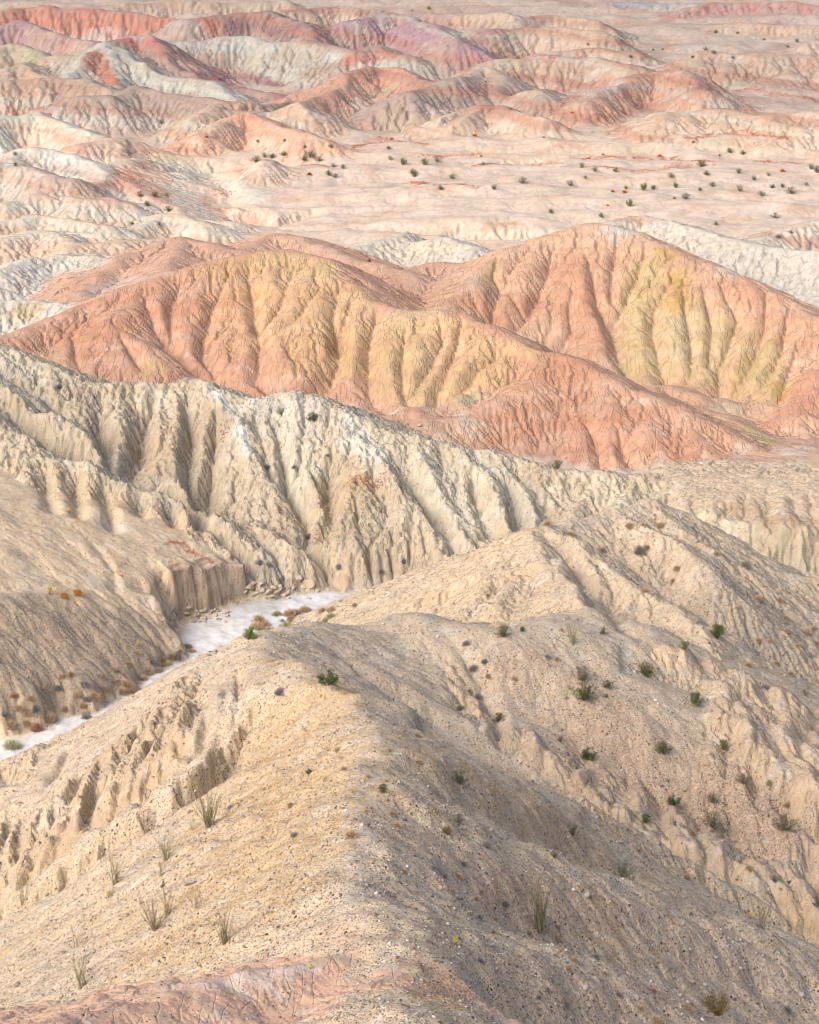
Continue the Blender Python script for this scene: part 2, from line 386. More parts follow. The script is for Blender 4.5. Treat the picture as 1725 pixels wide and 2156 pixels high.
ridge(pts=[(545, 836, 251.5), (580, 900, 247), (630, 990, 240), (660, 1060, 235)], near=0.75, far=0.75, **DS)
ridge(pts=[(953, 944, 242), (1000, 975, 238.5), (1028, 1010, 235.5), (1048, 1075, 231), (1078, 1120, 228)], near=0.75, far=0.75, **DS)
ridge(pts=[(862, 919, 243), (900, 980, 237.5), (930, 1050, 233)], near=0.75, far=0.75, **DS)
ridge(pts=[(1113, 974, 241), (1150, 1040, 236), (1190, 1085, 233)], near=0.75, far=0.75, **DS)
ridge(pts=[(1038, 954, 242), (1090, 1020, 236), (1115, 1070, 232)], near=0.75, far=0.75, **DS)
ridge(pts=[(1330, 1000, 239.5), (1325, 1030, 236.5), (1310, 1055, 234)], near=0.8, far=0.7, **DS)
ridge(pts=[(1400, 1006, 239.2), (1400, 1035, 236), (1392, 1056, 233.8)], near=0.8, far=0.7, **DS)
ridge(pts=[(1263, 996, 239.5), (1235, 1040, 236), (1215, 1075, 233)], near=0.8, far=0.7, **DS)
ridge(pts=[(360, 814, 255.5), (375, 880, 249), (365, 950, 243), (380, 1010, 238)], near=0.7, far=0.7, **DS)
ridge(pts=[(255, 808, 256), (250, 880, 249.5), (265, 950, 243.5), (265, 985, 241)], near=0.8, far=0.8, **DS)
ridge(pts=[(300, 806, 256), (330, 880, 249.5), (350, 920, 246)], near=0.75, far=0.75, **DS)
ridge(pts=[(-80, 750, 256), (0, 803, 252), (30, 830, 250), (58, 855, 248.5), (82, 870, 247), (107, 876, 246), (134, 891, 245), (171, 913, 243), (195, 943, 241), (220, 974, 239), (244, 1001, 237)], near=0.8, far=0.7, **DS)
ridge(pts=[(-80, 830, 245), (0, 882, 242), (52, 925, 239), (101, 965, 236), (137, 971, 236), (183, 977, 235), (214, 1001, 234), (253, 1020, 233), (320, 1035, 232), (378, 1053, 231), (424, 1071, 229.5), (458, 1096, 228), (488, 1123, 226.5), (525, 1169, 224.5)], near=0.8, far=0.7, **DS)
for a, b in (((101, 965, 236), (130, 1040, 230)), ((183, 977, 235), (190, 1050, 230)), ((253, 1020, 233), (262, 1080, 229)), ((320, 1035, 232), (335, 1090, 228)), ((378, 1053, 231), (400, 1110, 227)), ((52, 925, 239), (60, 1000, 233)), ((424, 1071, 229.5), (450, 1130, 226)), ((458, 1096, 228), (490, 1150, 225.2))):
    ridge(pts=[a, b], near=0.9, far=0.9, **DS)
# blocks at the foot of the cliffs
ridge(pts=[(540, 1105, 231), (580, 1120, 229), (620, 1150, 227), (650, 1180, 225.8)], near=1.0, far=0.8, **DS)
ridge(pts=[(655, 1160, 227.5), (690, 1175, 226), (700, 1195, 225.3)], near=1.6, far=0.8, **DS)
ridge(pts=[(720, 1200, 226), (760, 1195, 226), (800, 1190, 226.5)], near=1.4, far=0.6, **DS)
# the plateau and low bluff on the right
mesa('tan_plateau', [(1420, 1008, 239), (1430, 1040, 233), (1450, 1064, 229), (1565, 1102, 225), (1645, 1122, 223), (1840, 1112, 223), (1860, 1000, 239), (1500, 1000, 240)], [0.9, 1.0, 1.3, 1.5, 1.4, 0.5, 0.2, 0.2], ker=0.7)
# the terrace with the cut bank, left of the wash
mesa('terrace', [(362, 1222, 217), (522, 1183, 223), (500, 1120, 229), (250, 1040, 232), (0, 1050, 222.5), (-150, 1040, 220), (-150, 1240, 203), (0, 1240, 206), (250, 1238, 213.5)], [3.0, 2.5, 0.3, 0.3, 0.3, 0.3, 0.7, 0.7, 0.9], ker=0.12)
ridge('terrace', [(-120, 1255, 201), (0, 1255, 204), (120, 1242, 208), (250, 1240, 212.5), (330, 1260, 213), (362, 1300, 211.5)], near=0.7, far=0.4, w=0.8, ker=0.24, k=0.8)
# --- the winding gravel ridge that runs from the viewpoint to the middle peak
K_ = dict(name='gravel_ridge', ker=0.2, w=2.2, k=1.2)
crest_near = [(880, 2330, 60), (860, 2156, 67), (840, 2030, 75), (830, 1990, 77.5), (800, 1941, 81), (735, 1886, 85), (733, 1836, 88.5), (762, 1786, 92), (745, 1746, 95), (750, 1690, 99), (758, 1626, 105), (785, 1580, 111), (770, 1520, 119), (725, 1470, 128), (625, 1415, 140), (560, 1385, 148), (545, 1357, 152.5)]
ridge(pts=crest_near, sides=(0.78, 0.76), **K_)
# right flank falls less steeply: its own spurs
ridge(pts=[(545, 1357, 152.5), (600, 1332, 158), (655, 1317, 161), (725, 1327, 163), (770, 1338, 164), (830, 1323, 165), (868, 1303, 166), (960, 1325, 165), (1060, 1335, 164), (1150, 1310, 167), (1238, 1290, 171)], near=0.42, far=0.7, **K_)
K2 = dict(name='middle_ridge', ker=0.62, w=0.4, k=0.9)
ridge(pts=[(1238, 1290, 171), (1215, 1235, 178), (1180, 1200, 183), (1135, 1150, 189), (1110, 1118, 193), (1200, 1098, 197), (1290, 1075, 201), (1370, 1055, 204), (1440, 1080, 206), (1540, 1165, 203), (1640, 1210, 203), (1780, 1215, 206)], near=0.5, far=0.8, **K2)
ridge(pts=[(1110, 1118, 193), (1060, 1150, 195), (1010, 1182, 200), (960, 1216, 207.5), (925, 1232, 213), (890, 1243, 220)], near=0.7, far=0.9, **K2)
S_ = dict(name='middle_ridge', ker=0.75, w=0.5, k=0.7, reach=22)
ridge(pts=[(1150, 1108, 194.5), (1223, 1145, 190), (1278, 1210, 184), (1343, 1240, 182), (1413, 1270, 180), (1463, 1320, 176), (1508, 1390, 171.5)], near=0.75, far=0.7, **S_)
ridge(pts=[(1288, 1075, 201), (1340, 1100, 198), (1388, 1125, 196), (1438, 1150, 194.5), (1478, 1190, 191.5), (1513, 1225, 189)], near=0.75, far=0.7, **S_)
ridge(pts=[(1370, 1055, 204), (1440, 1120, 199), (1480, 1150, 197)], near=0.7, far=0.6, **S_)
ridge(pts=[(1010, 1182, 200), (1000, 1240, 197.5), (960, 1285, 201), (920, 1300, 206), (880, 1310, 211)], near=0.6, far=0.7, **S_)
ridge(pts=[(1135, 1150, 189), (1080, 1210, 184), (1030, 1270, 178)], near=0.6, far=0.6, **S_)
ridge(pts=[(960, 1216, 207.5), (930, 1270, 207), (890, 1295, 210), (850, 1303, 215)], near=0.7, far=0.7, **S_)
N_ = dict(name='tan_spur', ker=0.7, w=0.5, k=0.7)
ridge(pts=[(1238, 1298, 170.5), (1298, 1350, 168), (1338, 1370, 167), (1383, 1366, 168), (1443, 1375, 168.5), (1478, 1400, 169), (1518, 1405, 169.5), (1578, 1435, 169), (1633, 1465, 168.5), (1683, 1500, 167), (1725, 1530, 166), (1830, 1610, 162)], near=0.62, far=0.55, **N_)
ridge(pts=[(1518, 1405, 169.5), (1540, 1480, 162), (1580, 1560, 155.5)], near=0.6, far=0.6, **N_)
ridge(pts=[(1633, 1465, 168.5), (1660, 1560, 158), (1700, 1650, 150.5)], near=0.6, far=0.6, **N_)
ridge(pts=[(868, 1303, 166), (905, 1350, 163), (945, 1400, 160), (952, 1470, 155.5), (990, 1525, 152), (1078, 1541, 152), (1143, 1566, 151), (1188, 1591, 150), (1213, 1631, 148), (1288, 1691, 145), (1358, 1736, 143), (1418, 1751, 143), (1488, 1791, 142), (1563, 1826, 141), (1643, 1871, 140), (1725, 1916, 139), (1830, 1970, 137)], near=0.85, far=0.35, **N_)
F_ = dict(name='gravel_ridge', ker=0.26, w=0.5, k=0.9)
ridge(pts=[(725, 1470, 128), (800, 1488, 129.5), (862, 1500, 130), (953, 1541, 131), (1063, 1606, 130), (1188, 1656, 131), (1278, 1696, 131), (1353, 1761, 129), (1440, 1850, 126)], near=0.55, far=1.0, **F_)
ridge(pts=[(750, 1680, 100), (863, 1691, 100.5), (928, 1731, 102), (1003, 1761, 103.5), (1113, 1796, 106), (1163, 1816, 107), (1233, 1828, 109), (1303, 1851, 110), (1393, 1871, 112), (1463, 1901, 113), (1513, 1921, 114), (1583, 1956, 115), (1648, 1976, 116.5), (1725, 2021, 117), (1840, 2080, 117)], near=0.55, far=1.0, **F_)
ridge(pts=[(800, 1941, 81), (900, 1950, 82.5), (1023, 1961, 86), (1088, 1976, 88), (1143, 2006, 90), (1213, 2041, 92), (1288, 2061, 93.5), (1363, 2081, 95), (1428, 2101, 96), (1513, 2154, 97), (1725, 2260, 99)], near=0.55, far=1.0, **F_)
# the pink mound underfoot
PM = dict(name='pink_mound', ker=0.3, w=0.7, k=0.7)
ridge(pts=[(860, 2330, 60), (850, 2120, 69), (835, 1990, 77), (790, 1985, 77.3), (700, 2014, 75.8), (600, 2030, 75), (500, 2046, 74.3), (425, 2066, 73.2), (350, 2091, 72), (250, 2120, 70.6), (125, 2151, 69), (-60, 2200, 66.5)], near=0.42, far=1.25, **PM)
ridge(pts=[(835, 1990, 77), (863, 1993, 77.2), (988, 2066, 75), (1088, 2126, 73), (1183, 2158, 72.3), (1240, 2200, 71)], near=0.42, far=1.1, **PM)
# --- the cliff-faced spur on the left, above the wash
L_ = dict(name='left_spur', ker=0.9, w=0.8, k=0.8)
ridge(pts=[(545, 1357, 152.5), (490, 1384, 153.5), (440, 1402, 154.5), (380, 1431, 156), (300, 1476, 158), (200, 1530, 159), (75, 1585, 159), (-60, 1650, 157.5), (-160, 1690, 157)], near=0.62, far=0.75, **L_)
ridge(pts=[(440, 1388, 155), (430, 1450, 147), (400, 1530, 140.5), (390, 1580, 137)], near=0.9, far=0.8, **L_)
ridge(pts=[(330, 1445, 158), (300, 1540, 148.5), (270, 1640, 141)], near=0.9, far=0.8, **L_)
ridge(pts=[(200, 1515, 160), (190, 1620, 150), (150, 1700, 144)], near=0.9, far=0.8, **L_)
ridge(pts=[(75, 1571, 160), (70, 1680, 150.5), (40, 1780, 143)], near=0.9, far=0.8, **L_)
print("ridges", time.time() - T0)

# ================================================================== the sand of the wash: flat, its edge traced from the photo
def on_level(u, v, z=0.0):
    p, s = ray(u, v)
    r = (z - CAM_H) / s
    return (r * math.sin(p), r * math.cos(p))
WASH = [on_level(*q) for q in [(850, 1238), (800, 1241), (740, 1245), (700, 1246), (655, 1246), (610, 1252), (565, 1262), (520, 1264), (470, 1281), (420, 1299), (378, 1315), (378, 1345), (394, 1388), (352, 1402),
        (302, 1432), (272, 1462), (222, 1476), (205, 1500), (125, 1505), (100, 1532), (0, 1552), (-150, 1590), (-150, 1690), (0, 1640), (150, 1580), (300, 1500), (400, 1440), (560, 1400), (700, 1360), (800, 1320), (850, 1280)]]
def wash_distance():
    q = np.array(WASH)
    a_, b_ = rows_between(170, 250); c_, d_ = 0, NC
    sl = (slice(a_, b_), slice(c_, d_))
    xs, ys = X[sl].astype(np.float64), Y[sl].astype(np.float64)
    xs = xs + 0.75 * fbm(xs * 0.3, ys * 0.3, 4, 77, gain=0.6); ys = ys + 0.75 * fbm(xs * 0.45 + 9, ys * 0.45, 3, 78)
    inside = np.zeros(xs.shape, bool); best = np.full(xs.shape, 1e9)
    for i in range(len(q)):
        a, b = q[i], q[(i + 1) % len(q)]
        dx, dy = b - a
        t = np.clip(((xs - a[0]) * dx + (ys - a[1]) * dy) / (dx * dx + dy * dy), 0, 1)
        best = np.minimum(best, np.hypot(xs - a[0] - t * dx, ys - a[1] - t * dy))
        cr = ((a[1] > ys) != (b[1] > ys)) & (xs < (b[0] - a[0]) * (ys - a[1]) / (b[1] - a[1] + 1e-12) + a[0])
        inside ^= cr
    D = np.full((NR, NC), 99.0, np.float32)
    D[sl] = np.where(inside, -best, best)
    return D
WD = wash_distance()
_tp = np.array([W(*p) for p in [(362, 1222, 217), (522, 1183, 223), (500, 1120, 229), (250, 1040, 232), (0, 1050, 222.5), (0, 1240, 206)]])
_tc = np.linalg.lstsq(np.c_[_tp[:, 0], _tp[:, 1], np.ones(len(_tp))], _tp[:, 2], rcond=None)[0]
_ba, _bb = on_level(376, 1314), on_level(545, 1262)
def cut_bank():
    """keep the edge of the terrace a sheer bank of clay"""
    global H
    dx, dy = _bb[0] - _ba[0], _bb[1] - _ba[1]; L_ = math.hypot(dx, dy)
    t = ((X - _ba[0]) * dx + (Y - _ba[1]) * dy) / L_ / L_
    d = (-(X - _ba[0]) * dy + (Y - _ba[1]) * dx) / L_
    nz = fbm(X * 0.16, Y * 0.16, 3, 33, gain=0.45)
    top = _tc[0] * X + _tc[1] * Y + _tc[2] + 0.5 * fbm(X * 0.4, Y * 0.4, 3, 34)
    m = (t > 0.0) & (t < 0.93) & (d > -3) & (d < 6) & (WD > 0)
    face = (WD - 0.2 - 0.8 * np.abs(nz)) * 6.5
    face = face + 0.17 * np.sin(face * 5.6 + 2 * nz)
    z = np.minimum(top, face)
    H = np.where(m, np.maximum(H, z), H).astype(np.float32)
    H = np.where(m, np.minimum(H, np.maximum(face, 0.1 + 0.12 * WD)), H).astype(np.float32)
def flatten_wash(limit):
    global H
    H = np.where(WD < 0, 0.0, np.minimum(H, np.maximum(0, WD) * limit + 0.02)).astype(np.float32)
    H = np.where((WD > 0) & (WD < 4), np.maximum(H, 0.03 + 0.04 * WD), H).astype(np.float32)
flatten_wash(2.2)
KER = np.where(WD < 0.5, 0.0, KER).astype(np.float32)

# ================================================================== rays on the ground
def hit(u, v, rmin=60.0, Hm=None):
    """first ground met by the line of sight through a pixel of the photo"""
    Hm = H if Hm is None else Hm
    p, s = ray(u, v)
    c = np.interp(p, PHI, np.arange(NC)); c0 = int(min(c, NC - 2)); f = c - c0
    prof = Hm[:, c0] * (1 - f) + Hm[:, c0 + 1] * f
    zr = CAM_H + RAD * s
    i0 = int(np.searchsorted(RAD, rmin))
    over = np.nonzero(prof[i0:] >= zr[i0:])[0]
    if len(over) == 0: return None
    i = i0 + over[0]
    if i == 0: return (RAD[0] * math.sin(p), RAD[0] * math.cos(p), float(prof[0]))
    a = prof[i - 1] - zr[i - 1]; b = prof[i] - zr[i]
    t = float(np.clip(a / (a - b), 0, 1)) if a < 0 <= b else 1.0
    r = RAD[i - 1] + t * (RAD[i] - RAD[i - 1])
    return (r * math.sin(p), r * math.cos(p), float(prof[i - 1] + t * (prof[i] - prof[i - 1])))

def ground_z(x, y, Hm=None):
    Hm = H if Hm is None else Hm
    r = math.hypot(x, y); p = math.atan2(x, y)
    c = np.interp(p, PHI, np.arange(NC)); c0 = int(min(c, NC - 2)); f = c - c0
    q = np.interp(r, RAD, np.arange(NR)); q0 = int(min(q, NR - 2)); g = q - q0
    return float((Hm[q0, c0] * (1 - f) + Hm[q0, c0 + 1] * f) * (1 - g) + (Hm[q0 + 1, c0] * (1 - f) + Hm[q0 + 1, c0 + 1] * f) * g)

def near_line(q, reach):
    """window and distance (m, in plan) to a polyline of world points, with the share of its length"""
    sl = window(q, reach)
    xs, ys = X[sl], Y[sl]
    best = np.full(xs.shape, 1e9, np.float32); bt = np.zeros(xs.shape, np.float32)
    n = max(1, len(q) - 1)
    if len(q) == 1:
        return sl, np.hypot(xs - q[0][0], ys - q[0][1]), bt
    for i, (a, b) in enumerate(zip(q[:-1], q[1:])):
        dx, dy = b[0] - a[0], b[1] - a[1]
        t = np.clip(((xs - a[0]) * dx + (ys - a[1]) * dy) / (dx * dx + dy * dy + 1e-9), 0, 1)
        d = np.hypot(xs - a[0] - t * dx, ys - a[1] - t * dy)
        m = d < best
        best = np.where(m, d, best); bt = np.where(m, (i + t) / n, bt)
    return sl, best, bt

def gully(pts, depth=1.0, width=2.5, rmin=60.0, grow=0.45):
    q = []
    for u, v in pts:
        p = hit(u, v, rmin)
        if p is not None:
            if q and math.hypot(p[0] - q[-1][0], p[1] - q[-1][1]) > 40: continue
            q.append(p)
    if len(q) < 2: return
    sl, d, t = near_line(q, width * 1.5)
    nz = 1 + 0.35 * gnoise(X[sl] * 0.9, Y[sl] * 0.9, 5)
    w = width * (0.55 + 0.6 * t) * nz
    dep = depth * np.minimum(1, 0.15 + t / grow)
    H[sl] -= (dep * np.maximum(0, 1 - d / w) ** 1.3).astype(np.float32)

def cliff(pts, drop, near, far, rmin, width=9.0, scallop=1.2, seed=51, taper=True):
    """a gully with a steep, buttressed wall on its far side"""
    q = []
    for u, v in pts:
        p = hit(u, v, rmin)
        if p is not None and (not q or math.hypot(p[0] - q[-1][0], p[1] - q[-1][1]) < 30): q.append(p)
    if len(q) < 2: return
    zs = [p[2] for p in q]
    n_ = len(q)
    q3 = [(p[0], p[1], p[2] - drop * (math.sin(math.pi * (i + 0.5) / n_) ** 0.5 if taper else 1)) for i, p in enumerate(q)]
    for a, b in zip(q3[:-1], q3[1:]):
        sl = window([a, b], width)
        xs, ys = X[sl], Y[sl]
        dx, dy = b[0] - a[0], b[1] - a[1]; L2 = dx * dx + dy * dy + 1e-6; L = math.sqrt(L2)
        t = np.clip(((xs - a[0]) * dx + (ys - a[1]) * dy) / L2, 0, 1)
        ex = xs - (a[0] + t * dx); ey = ys - (a[1] + t * dy); d = np.sqrt(ex * ex + ey * ey)
        nx, ny = -dy / L, dx / L
        if nx * a[0] + ny * a[1] < 0: nx, ny = -nx, -ny
        c = (ex * nx + ey * ny) / (d + 1e-3)
        sc = scallop * (np.abs(fbm(xs * 0.42, ys * 0.42, 3, seed)) * 2.2 - 0.35) * np.clip(d / 0.8, 0, 1) * (c > 0)
        z = a[2] + t * (b[2] - a[2]) + (0.5 * (near + far) + 0.5 * (far - near) * c) * np.maximum(0, d + sc)
        KER[sl] = np.where((z < H[sl]) & (c > 0), 0.9, KER[sl])
        H[sl] = np.minimum(H[sl], z)
# troughs between the spurs of the near ridge
def trough(pts, depth, width, rmin):
    q = [h for h in (hit(u, v, rmin) for u, v in pts) if h is not None]
    sl, d, t = near_line(q, width * 1.1)
    dd = np.clip(d / (width * (0.6 + 0.5 * t)), 0, 1)
    H[sl] -= (depth * np.clip(t * 3.0 + 0.02, 0, 1) * (0.5 + 0.5 * np.cos(math.pi * dd)) ** 1.3).astype(np.float32)
trough([(930, 1850), (1000, 1872), (1100, 1905), (1230, 1945), (1370, 1985), (1520, 2030), (1725, 2105), (1830, 2140)], 2.4, 6.5, 60)
trough([(900, 1630), (960, 1668), (1040, 1705), (1140, 1742), (1240, 1785), (1340, 1815), (1450, 1858), (1560, 1900)], 2.6, 7.5, 95)
trough([(960, 2015), (1050, 2055), (1150, 2100), (1300, 2155), (1450, 2210)], 1.8, 5.5, 60)
trough([(1010, 1395), (1080, 1440), (1160, 1500), (1240, 1570), (1330, 1640), (1430, 1700)], 1.3, 7.0, 140)
KER = np.where((R2 < 140) & (KER > 0.85), 0.3, KER).astype(np.float32)
# --- wander: shift the ground sideways a little so that nothing runs straight
lr = np.log(R2).astype(np.float32); ph = PH2.astype(np.float32)
def warp(amount, freq, seed, still=None):
    global H, REG, KER
    if still is not None: amount = (amount * (1 - 0.75 * still)).astype(np.float32)
    du = amount * fbm(ph * freq, lr * freq, 3, seed); dv = amount * fbm(ph * freq + 31.3, lr * freq - 17.1, 3, seed + 5)
    ci = np.interp((ph + du).ravel(), PHI, np.arange(NC)).reshape(NR, NC)
    ri = np.interp((lr + dv).ravel(), np.log(RAD), np.arange(NR)).reshape(NR, NC)
    c0 = np.minimum(ci.astype(np.int32), NC - 2); r0 = np.minimum(ri.astype(np.int32), NR - 2)
    fc = (ci - c0).astype(np.float32); fr = (ri - r0).astype(np.float32)
    def lin(A): return (A[r0, c0] * (1 - fc) + A[r0, c0 + 1] * fc) * (1 - fr) + (A[r0 + 1, c0] * (1 - fc) + A[r0 + 1, c0 + 1] * fc) * fr
    H = lin(H).astype(np.float32); KER = lin(KER).astype(np.float32)
    REG = REG[np.round(ri).astype(np.int32).clip(0, NR - 1), np.round(ci).astype(np.int32).clip(0, NC - 1)]
warp(0.0034, 70.0, 3)
KER = np.where((REG == 0) & (R2 > 360), 0.34, KER).astype(np.float32)

# lumps, in proportion to the distance (log-polar noise), small on sand and on the cut bank
BANK = REG == REGION_NAMES.index('terrace')
far_w = sstep(340, 400, R2).astype(np.float32)
lump = fbm(ph * 60, lr * 60, 4, 11)
H += (lump * R2 * np.where(far_w > 0, 0.0016 * far_w + 0.0010 * (1 - far_w), 0.0010)).astype(np.float32)
# gentle rolls of the plain, drawn out sideways
roll = fbm(X / 42.0, Y / 13.0, 4, 23)
H += (far_w * roll * 1.5).astype(np.float32)
# streaks of gullying on the far slopes
sand = None

# hummocks of the gravel slopes near the viewpoint
near_w = (1 - sstep(150, 175, R2)).astype(np.float32)
H += (near_w * (0.9 * fbm(X / 10.0, Y / 10.0, 4, 61) + 0.14 * fbm(X / 1.3, Y / 1.3, 3, 62))).astype(np.float32)
# --- the gullies seen on the painted hills and the cliffs
R1 = 246.0
for g in ([(300, 619), (320, 664), (340, 709), (360, 734), (400, 764), (460, 794), (500, 819), (550, 831)],
          [(520, 569), (530, 604), (540, 674), (547, 709), (545, 754), (537, 789), (575, 819)],
          [(710, 619), (700, 659), (715, 714), (710, 754), (695, 794), (675, 824)],
          [(800, 644), (780, 699), (775, 774), (780, 819), (820, 854)]):
    gully(g, 1.5, 2.1, R1)
for g in ([(380, 589), (360, 639), (358, 724)], [(480, 574), (450, 639), (430, 699), (425, 744), (450, 779)],
          [(615, 574), (595, 624), (565, 669), (547, 694)], [(740, 625), (722, 690), (712, 740)],
          [(928, 674), (933, 714), (908, 759), (873, 814)], [(973, 669), (963, 714), (938, 784), (913, 844)],
          [(1063, 734), (1013, 764), (973, 814), (918, 854)], [(1223, 874), (1253, 914), (1263, 964), (1268, 984)],
          [(1303, 899), (1313, 949), (1328, 974)], [(665, 610), (625, 660), (575, 690)], [(855, 690), (845, 760), (850, 820), (870, 850)],
          [(250, 700), (280, 740), (300, 770)], [(150, 700), (160, 740), (170, 770)]):
    gully(g, 1.0, 1.4, R1)
for g in ([(1233, 524), (1248, 574), (1258, 624), (1288, 684), (1303, 744), (1328, 784), (1363, 814)],
          [(1423, 574), (1383, 634), (1373, 674), (1388, 744), (1413, 804)],
          [(1518, 594), (1553, 659), (1538, 704), (1513, 764), (1518, 819)],
          [(1613, 604), (1613, 674), (1583, 754), (1548, 809), (1538, 834)]):
    gully(g, 1.5, 2.1, 275)
for g in ([(1048, 539), (1038, 574), (1053, 604), (1038, 639), (1035, 679)], [(1163, 529), (1143, 599), (1123, 639), (1098, 674), (1073, 694)],
          [(1208, 604), (1198, 639), (1203, 684), (1183, 724), (1168, 749)], [(1363, 519), (1343, 574), (1313, 634), (1293, 679)],
          [(1438, 609), (1448, 674), (1458, 724), (1456, 774), (1448, 799)], [(1683, 709), (1660, 780), (1640, 840)],
          [(1300, 500), (1290, 560), (1285, 620)], [(1480, 600), (1500, 680), (1490, 760)], [(1660, 650), (1650, 720), (1610, 800)]):
    gully(g, 1.0, 1.4, 275)
for g in ([(215, 824), (205, 874), (215, 924), (235, 974), (270, 1004), (360, 1035), (430, 1075), (460, 1100), (490, 1130), (525, 1175)],
          [(395, 824), (400, 924), (395, 999), (435, 1065)],
          [(575, 879), (595, 939), (605, 1009), (645, 1070), (650, 1105), (640, 1130), (705, 1200), (702, 1245)],
          [(700, 930), (690, 1000), (700, 1060), (680, 1110)], [(830, 960), (880, 1020), (920, 1080), (960, 1140), (985, 1180)],
          [(990, 980), (1010, 1050), (1040, 1110)], [(1070, 1000), (1090, 1060), (1100, 1110)], [(0, 830), (60, 900), (120, 950), (180, 968)],
          [(330, 815), (305, 880), (290, 950), (270, 1000)], [(455, 850), (450, 930), (440, 1000), (435, 1065)]):
    gully(g, 2.3, 1.4, 222, 0.3)
for g in ([(100, 980), (95, 1030), (110, 1070)], [(160, 985), (160, 1040), (165, 1080)], [(220, 1010), (225, 1060), (240, 1110)], [(290, 1040), (300, 1080)],
          [(350, 1050), (370, 1100)], [(405, 1075), (430, 1130)]):
    gully(g, 1.3, 1.1, 222, 0.3)
gully([(170, 1120), (215, 1165), (240, 1200), (243, 1240)], 0.5, 0.8, 200)
# foreground
for g in ([(905, 1480), (935, 1530), (975, 1562), (1040, 1600)], [(690, 1350), (780, 1420), (860, 1470), (915, 1505)], [(960, 1360), (1010, 1420), (1040, 1500), (1060, 1540)]):
    gully(g, 1.0, 1.8, 131 if g[0][0] == 905 else 140, 0.4)
for g in ([(1240, 1150), (1290, 1230), (1300, 1300), (1330, 1360)], [(1330, 1130), (1400, 1200), (1440, 1250), (1520, 1330)], [(1180, 1160), (1230, 1210), (1260, 1280)],
          [(1110, 1170), (1060, 1220), (1000, 1270), (900, 1300)], [(960, 1230), (920, 1260), (870, 1290)]):
    gully(g, 0.9, 1.5, 170, 0.4)
for g in ([(540, 1500), (480, 1560), (420, 1620), (350, 1680), (290, 1735), (200, 1800), (100, 1860), (0, 1915)],):
    gully(g, 1.6, 2.0, 100, 0.3)
for g in ([(500, 1400), (500, 1470), (490, 1520)], [(440, 1470), (430, 1540), (415, 1590)], [(350, 1530), (310, 1620), (300, 1680)], [(260, 1620), (240, 1690)], [(220, 1580), (200, 1640), (180, 1740)], [(20, 1700), (0, 1800)], [(90, 1700), (60, 1800)], [(320, 1480), (290, 1530)], [(150, 1570), (110, 1640)]):
    gully(g, 1.1, 0.7, 120, 0.25)
cliff([(1480, 1097), (1530, 1135), (1580, 1160), (1640, 1180), (1725, 1186), (1820, 1190)], 2.0, 1.8, 1.9, 211, 8, 1.5, 69)
cliff([(520, 1500), (490, 1545), (450, 1600), (400, 1645), (350, 1685), (290, 1735), (200, 1800), (100, 1860), (0, 1910), (-80, 1950)], 3.6, 0.9, 3.0, 100, 10, 1.3)
for g in ([(480, 1430), (470, 1500), (455, 1560)], [(375, 1500), (345, 1560), (330, 1650)], [(290, 1570), (250, 1640), (230, 1720)], [(165, 1620), (150, 1680), (130, 1770)], [(60, 1690), (30, 1790)], [(420, 1480), (405, 1520)], [(230, 1560), (215, 1600)], [(310, 1510), (300, 1560)]):
    gully(g, 0.7, 0.9, 120, 0.3)
# near walls of the clay spurs on the right
cliff([(985, 1575), (1060, 1600), (1130, 1625), (1200, 1668), (1290, 1715), (1350, 1765)], 0.9, 0.4, 1.8, 132, 7, 0.9, 53)
cliff([(1420, 1800), (1500, 1850), (1600, 1905), (1725, 1975)], 1.0, 0.4, 1.5, 125, 8, 1.2, 54)
cliff([(1510, 1530), (1560, 1570), (1600, 1610), (1650, 1670), (1700, 1715), (1760, 1750)], 1.6, 0.35, 1.6, 140, 9, 1.4, 55)
cliff([(1340, 1400), (1420, 1420), (1480, 1440), (1540, 1490)], 1.0, 0.4, 1.5, 150, 6, 1.0, 56)
# bluffs of the far plain
cliff([(870, 500), (960, 492), (1060, 490), (1160, 486), (1250, 478)], 1.5, 0.3, 1.2, 340, 14, 2.0, 57)
cliff([(455, 400), (480, 430), (530, 450), (580, 455), (650, 442)], 2.5, 0.3, 1.3, 360, 16, 2.0, 58)
cliff([(480, 218), (560, 215), (620, 195), (660, 183)], 2.5, 0.4, 0.9, 470, 22, 2.5, 59)
cliff([(760, 262), (840, 258), (920, 245), (980, 225)], 2.5, 0.4, 1.0, 455, 20, 2.5, 60)
cliff([(300, 345), (360, 350), (440, 352), (520, 345)], 1.6, 0.3, 1.1, 380, 14, 2.0, 61)
cliff([(1000, 165), (1100, 150), (1200, 150), (1300, 160)], 1.8, 0.3, 0.9, 500, 18, 2.5, 62)
cliff([(1050, 340), (1120, 338), (1180, 345)], 1.0, 0.2, 1.0, 400, 9, 2.0, 63)
cliff([(1430, 275), (1540, 270), (1660, 280)], 1.2, 0.2, 0.9, 430, 12, 2.5, 64)
cliff([(0, 480), (90, 470), (200, 478)], 1.4, 0.3, 1.1, 340, 12, 2.0, 65)
for g in ([(1000, 1800), (1100, 1870), (1250, 1930), (1400, 1990), (1600, 2080)], [(900, 1900), (1000, 1945), (1120, 1985)], [(1000, 1700), (1100, 1750), (1250, 1800)]):
    gully(g, 0.5, 1.6, 60, 0.4)
still = np.isin(REG, [REGION_NAMES.index(n) for n in ('painted_hill_a', 'painted_hill_b', 'rose_ridge')]).astype(np.float32)
warp(0.0012, 230.0, 29, still)
still = np.isin(REG, [REGION_NAMES.index(n) for n in ('painted_hill_a', 'painted_hill_b', 'rose_ridge')]).astype(np.float32)
warp(0.0006, 620.0, 37, still)
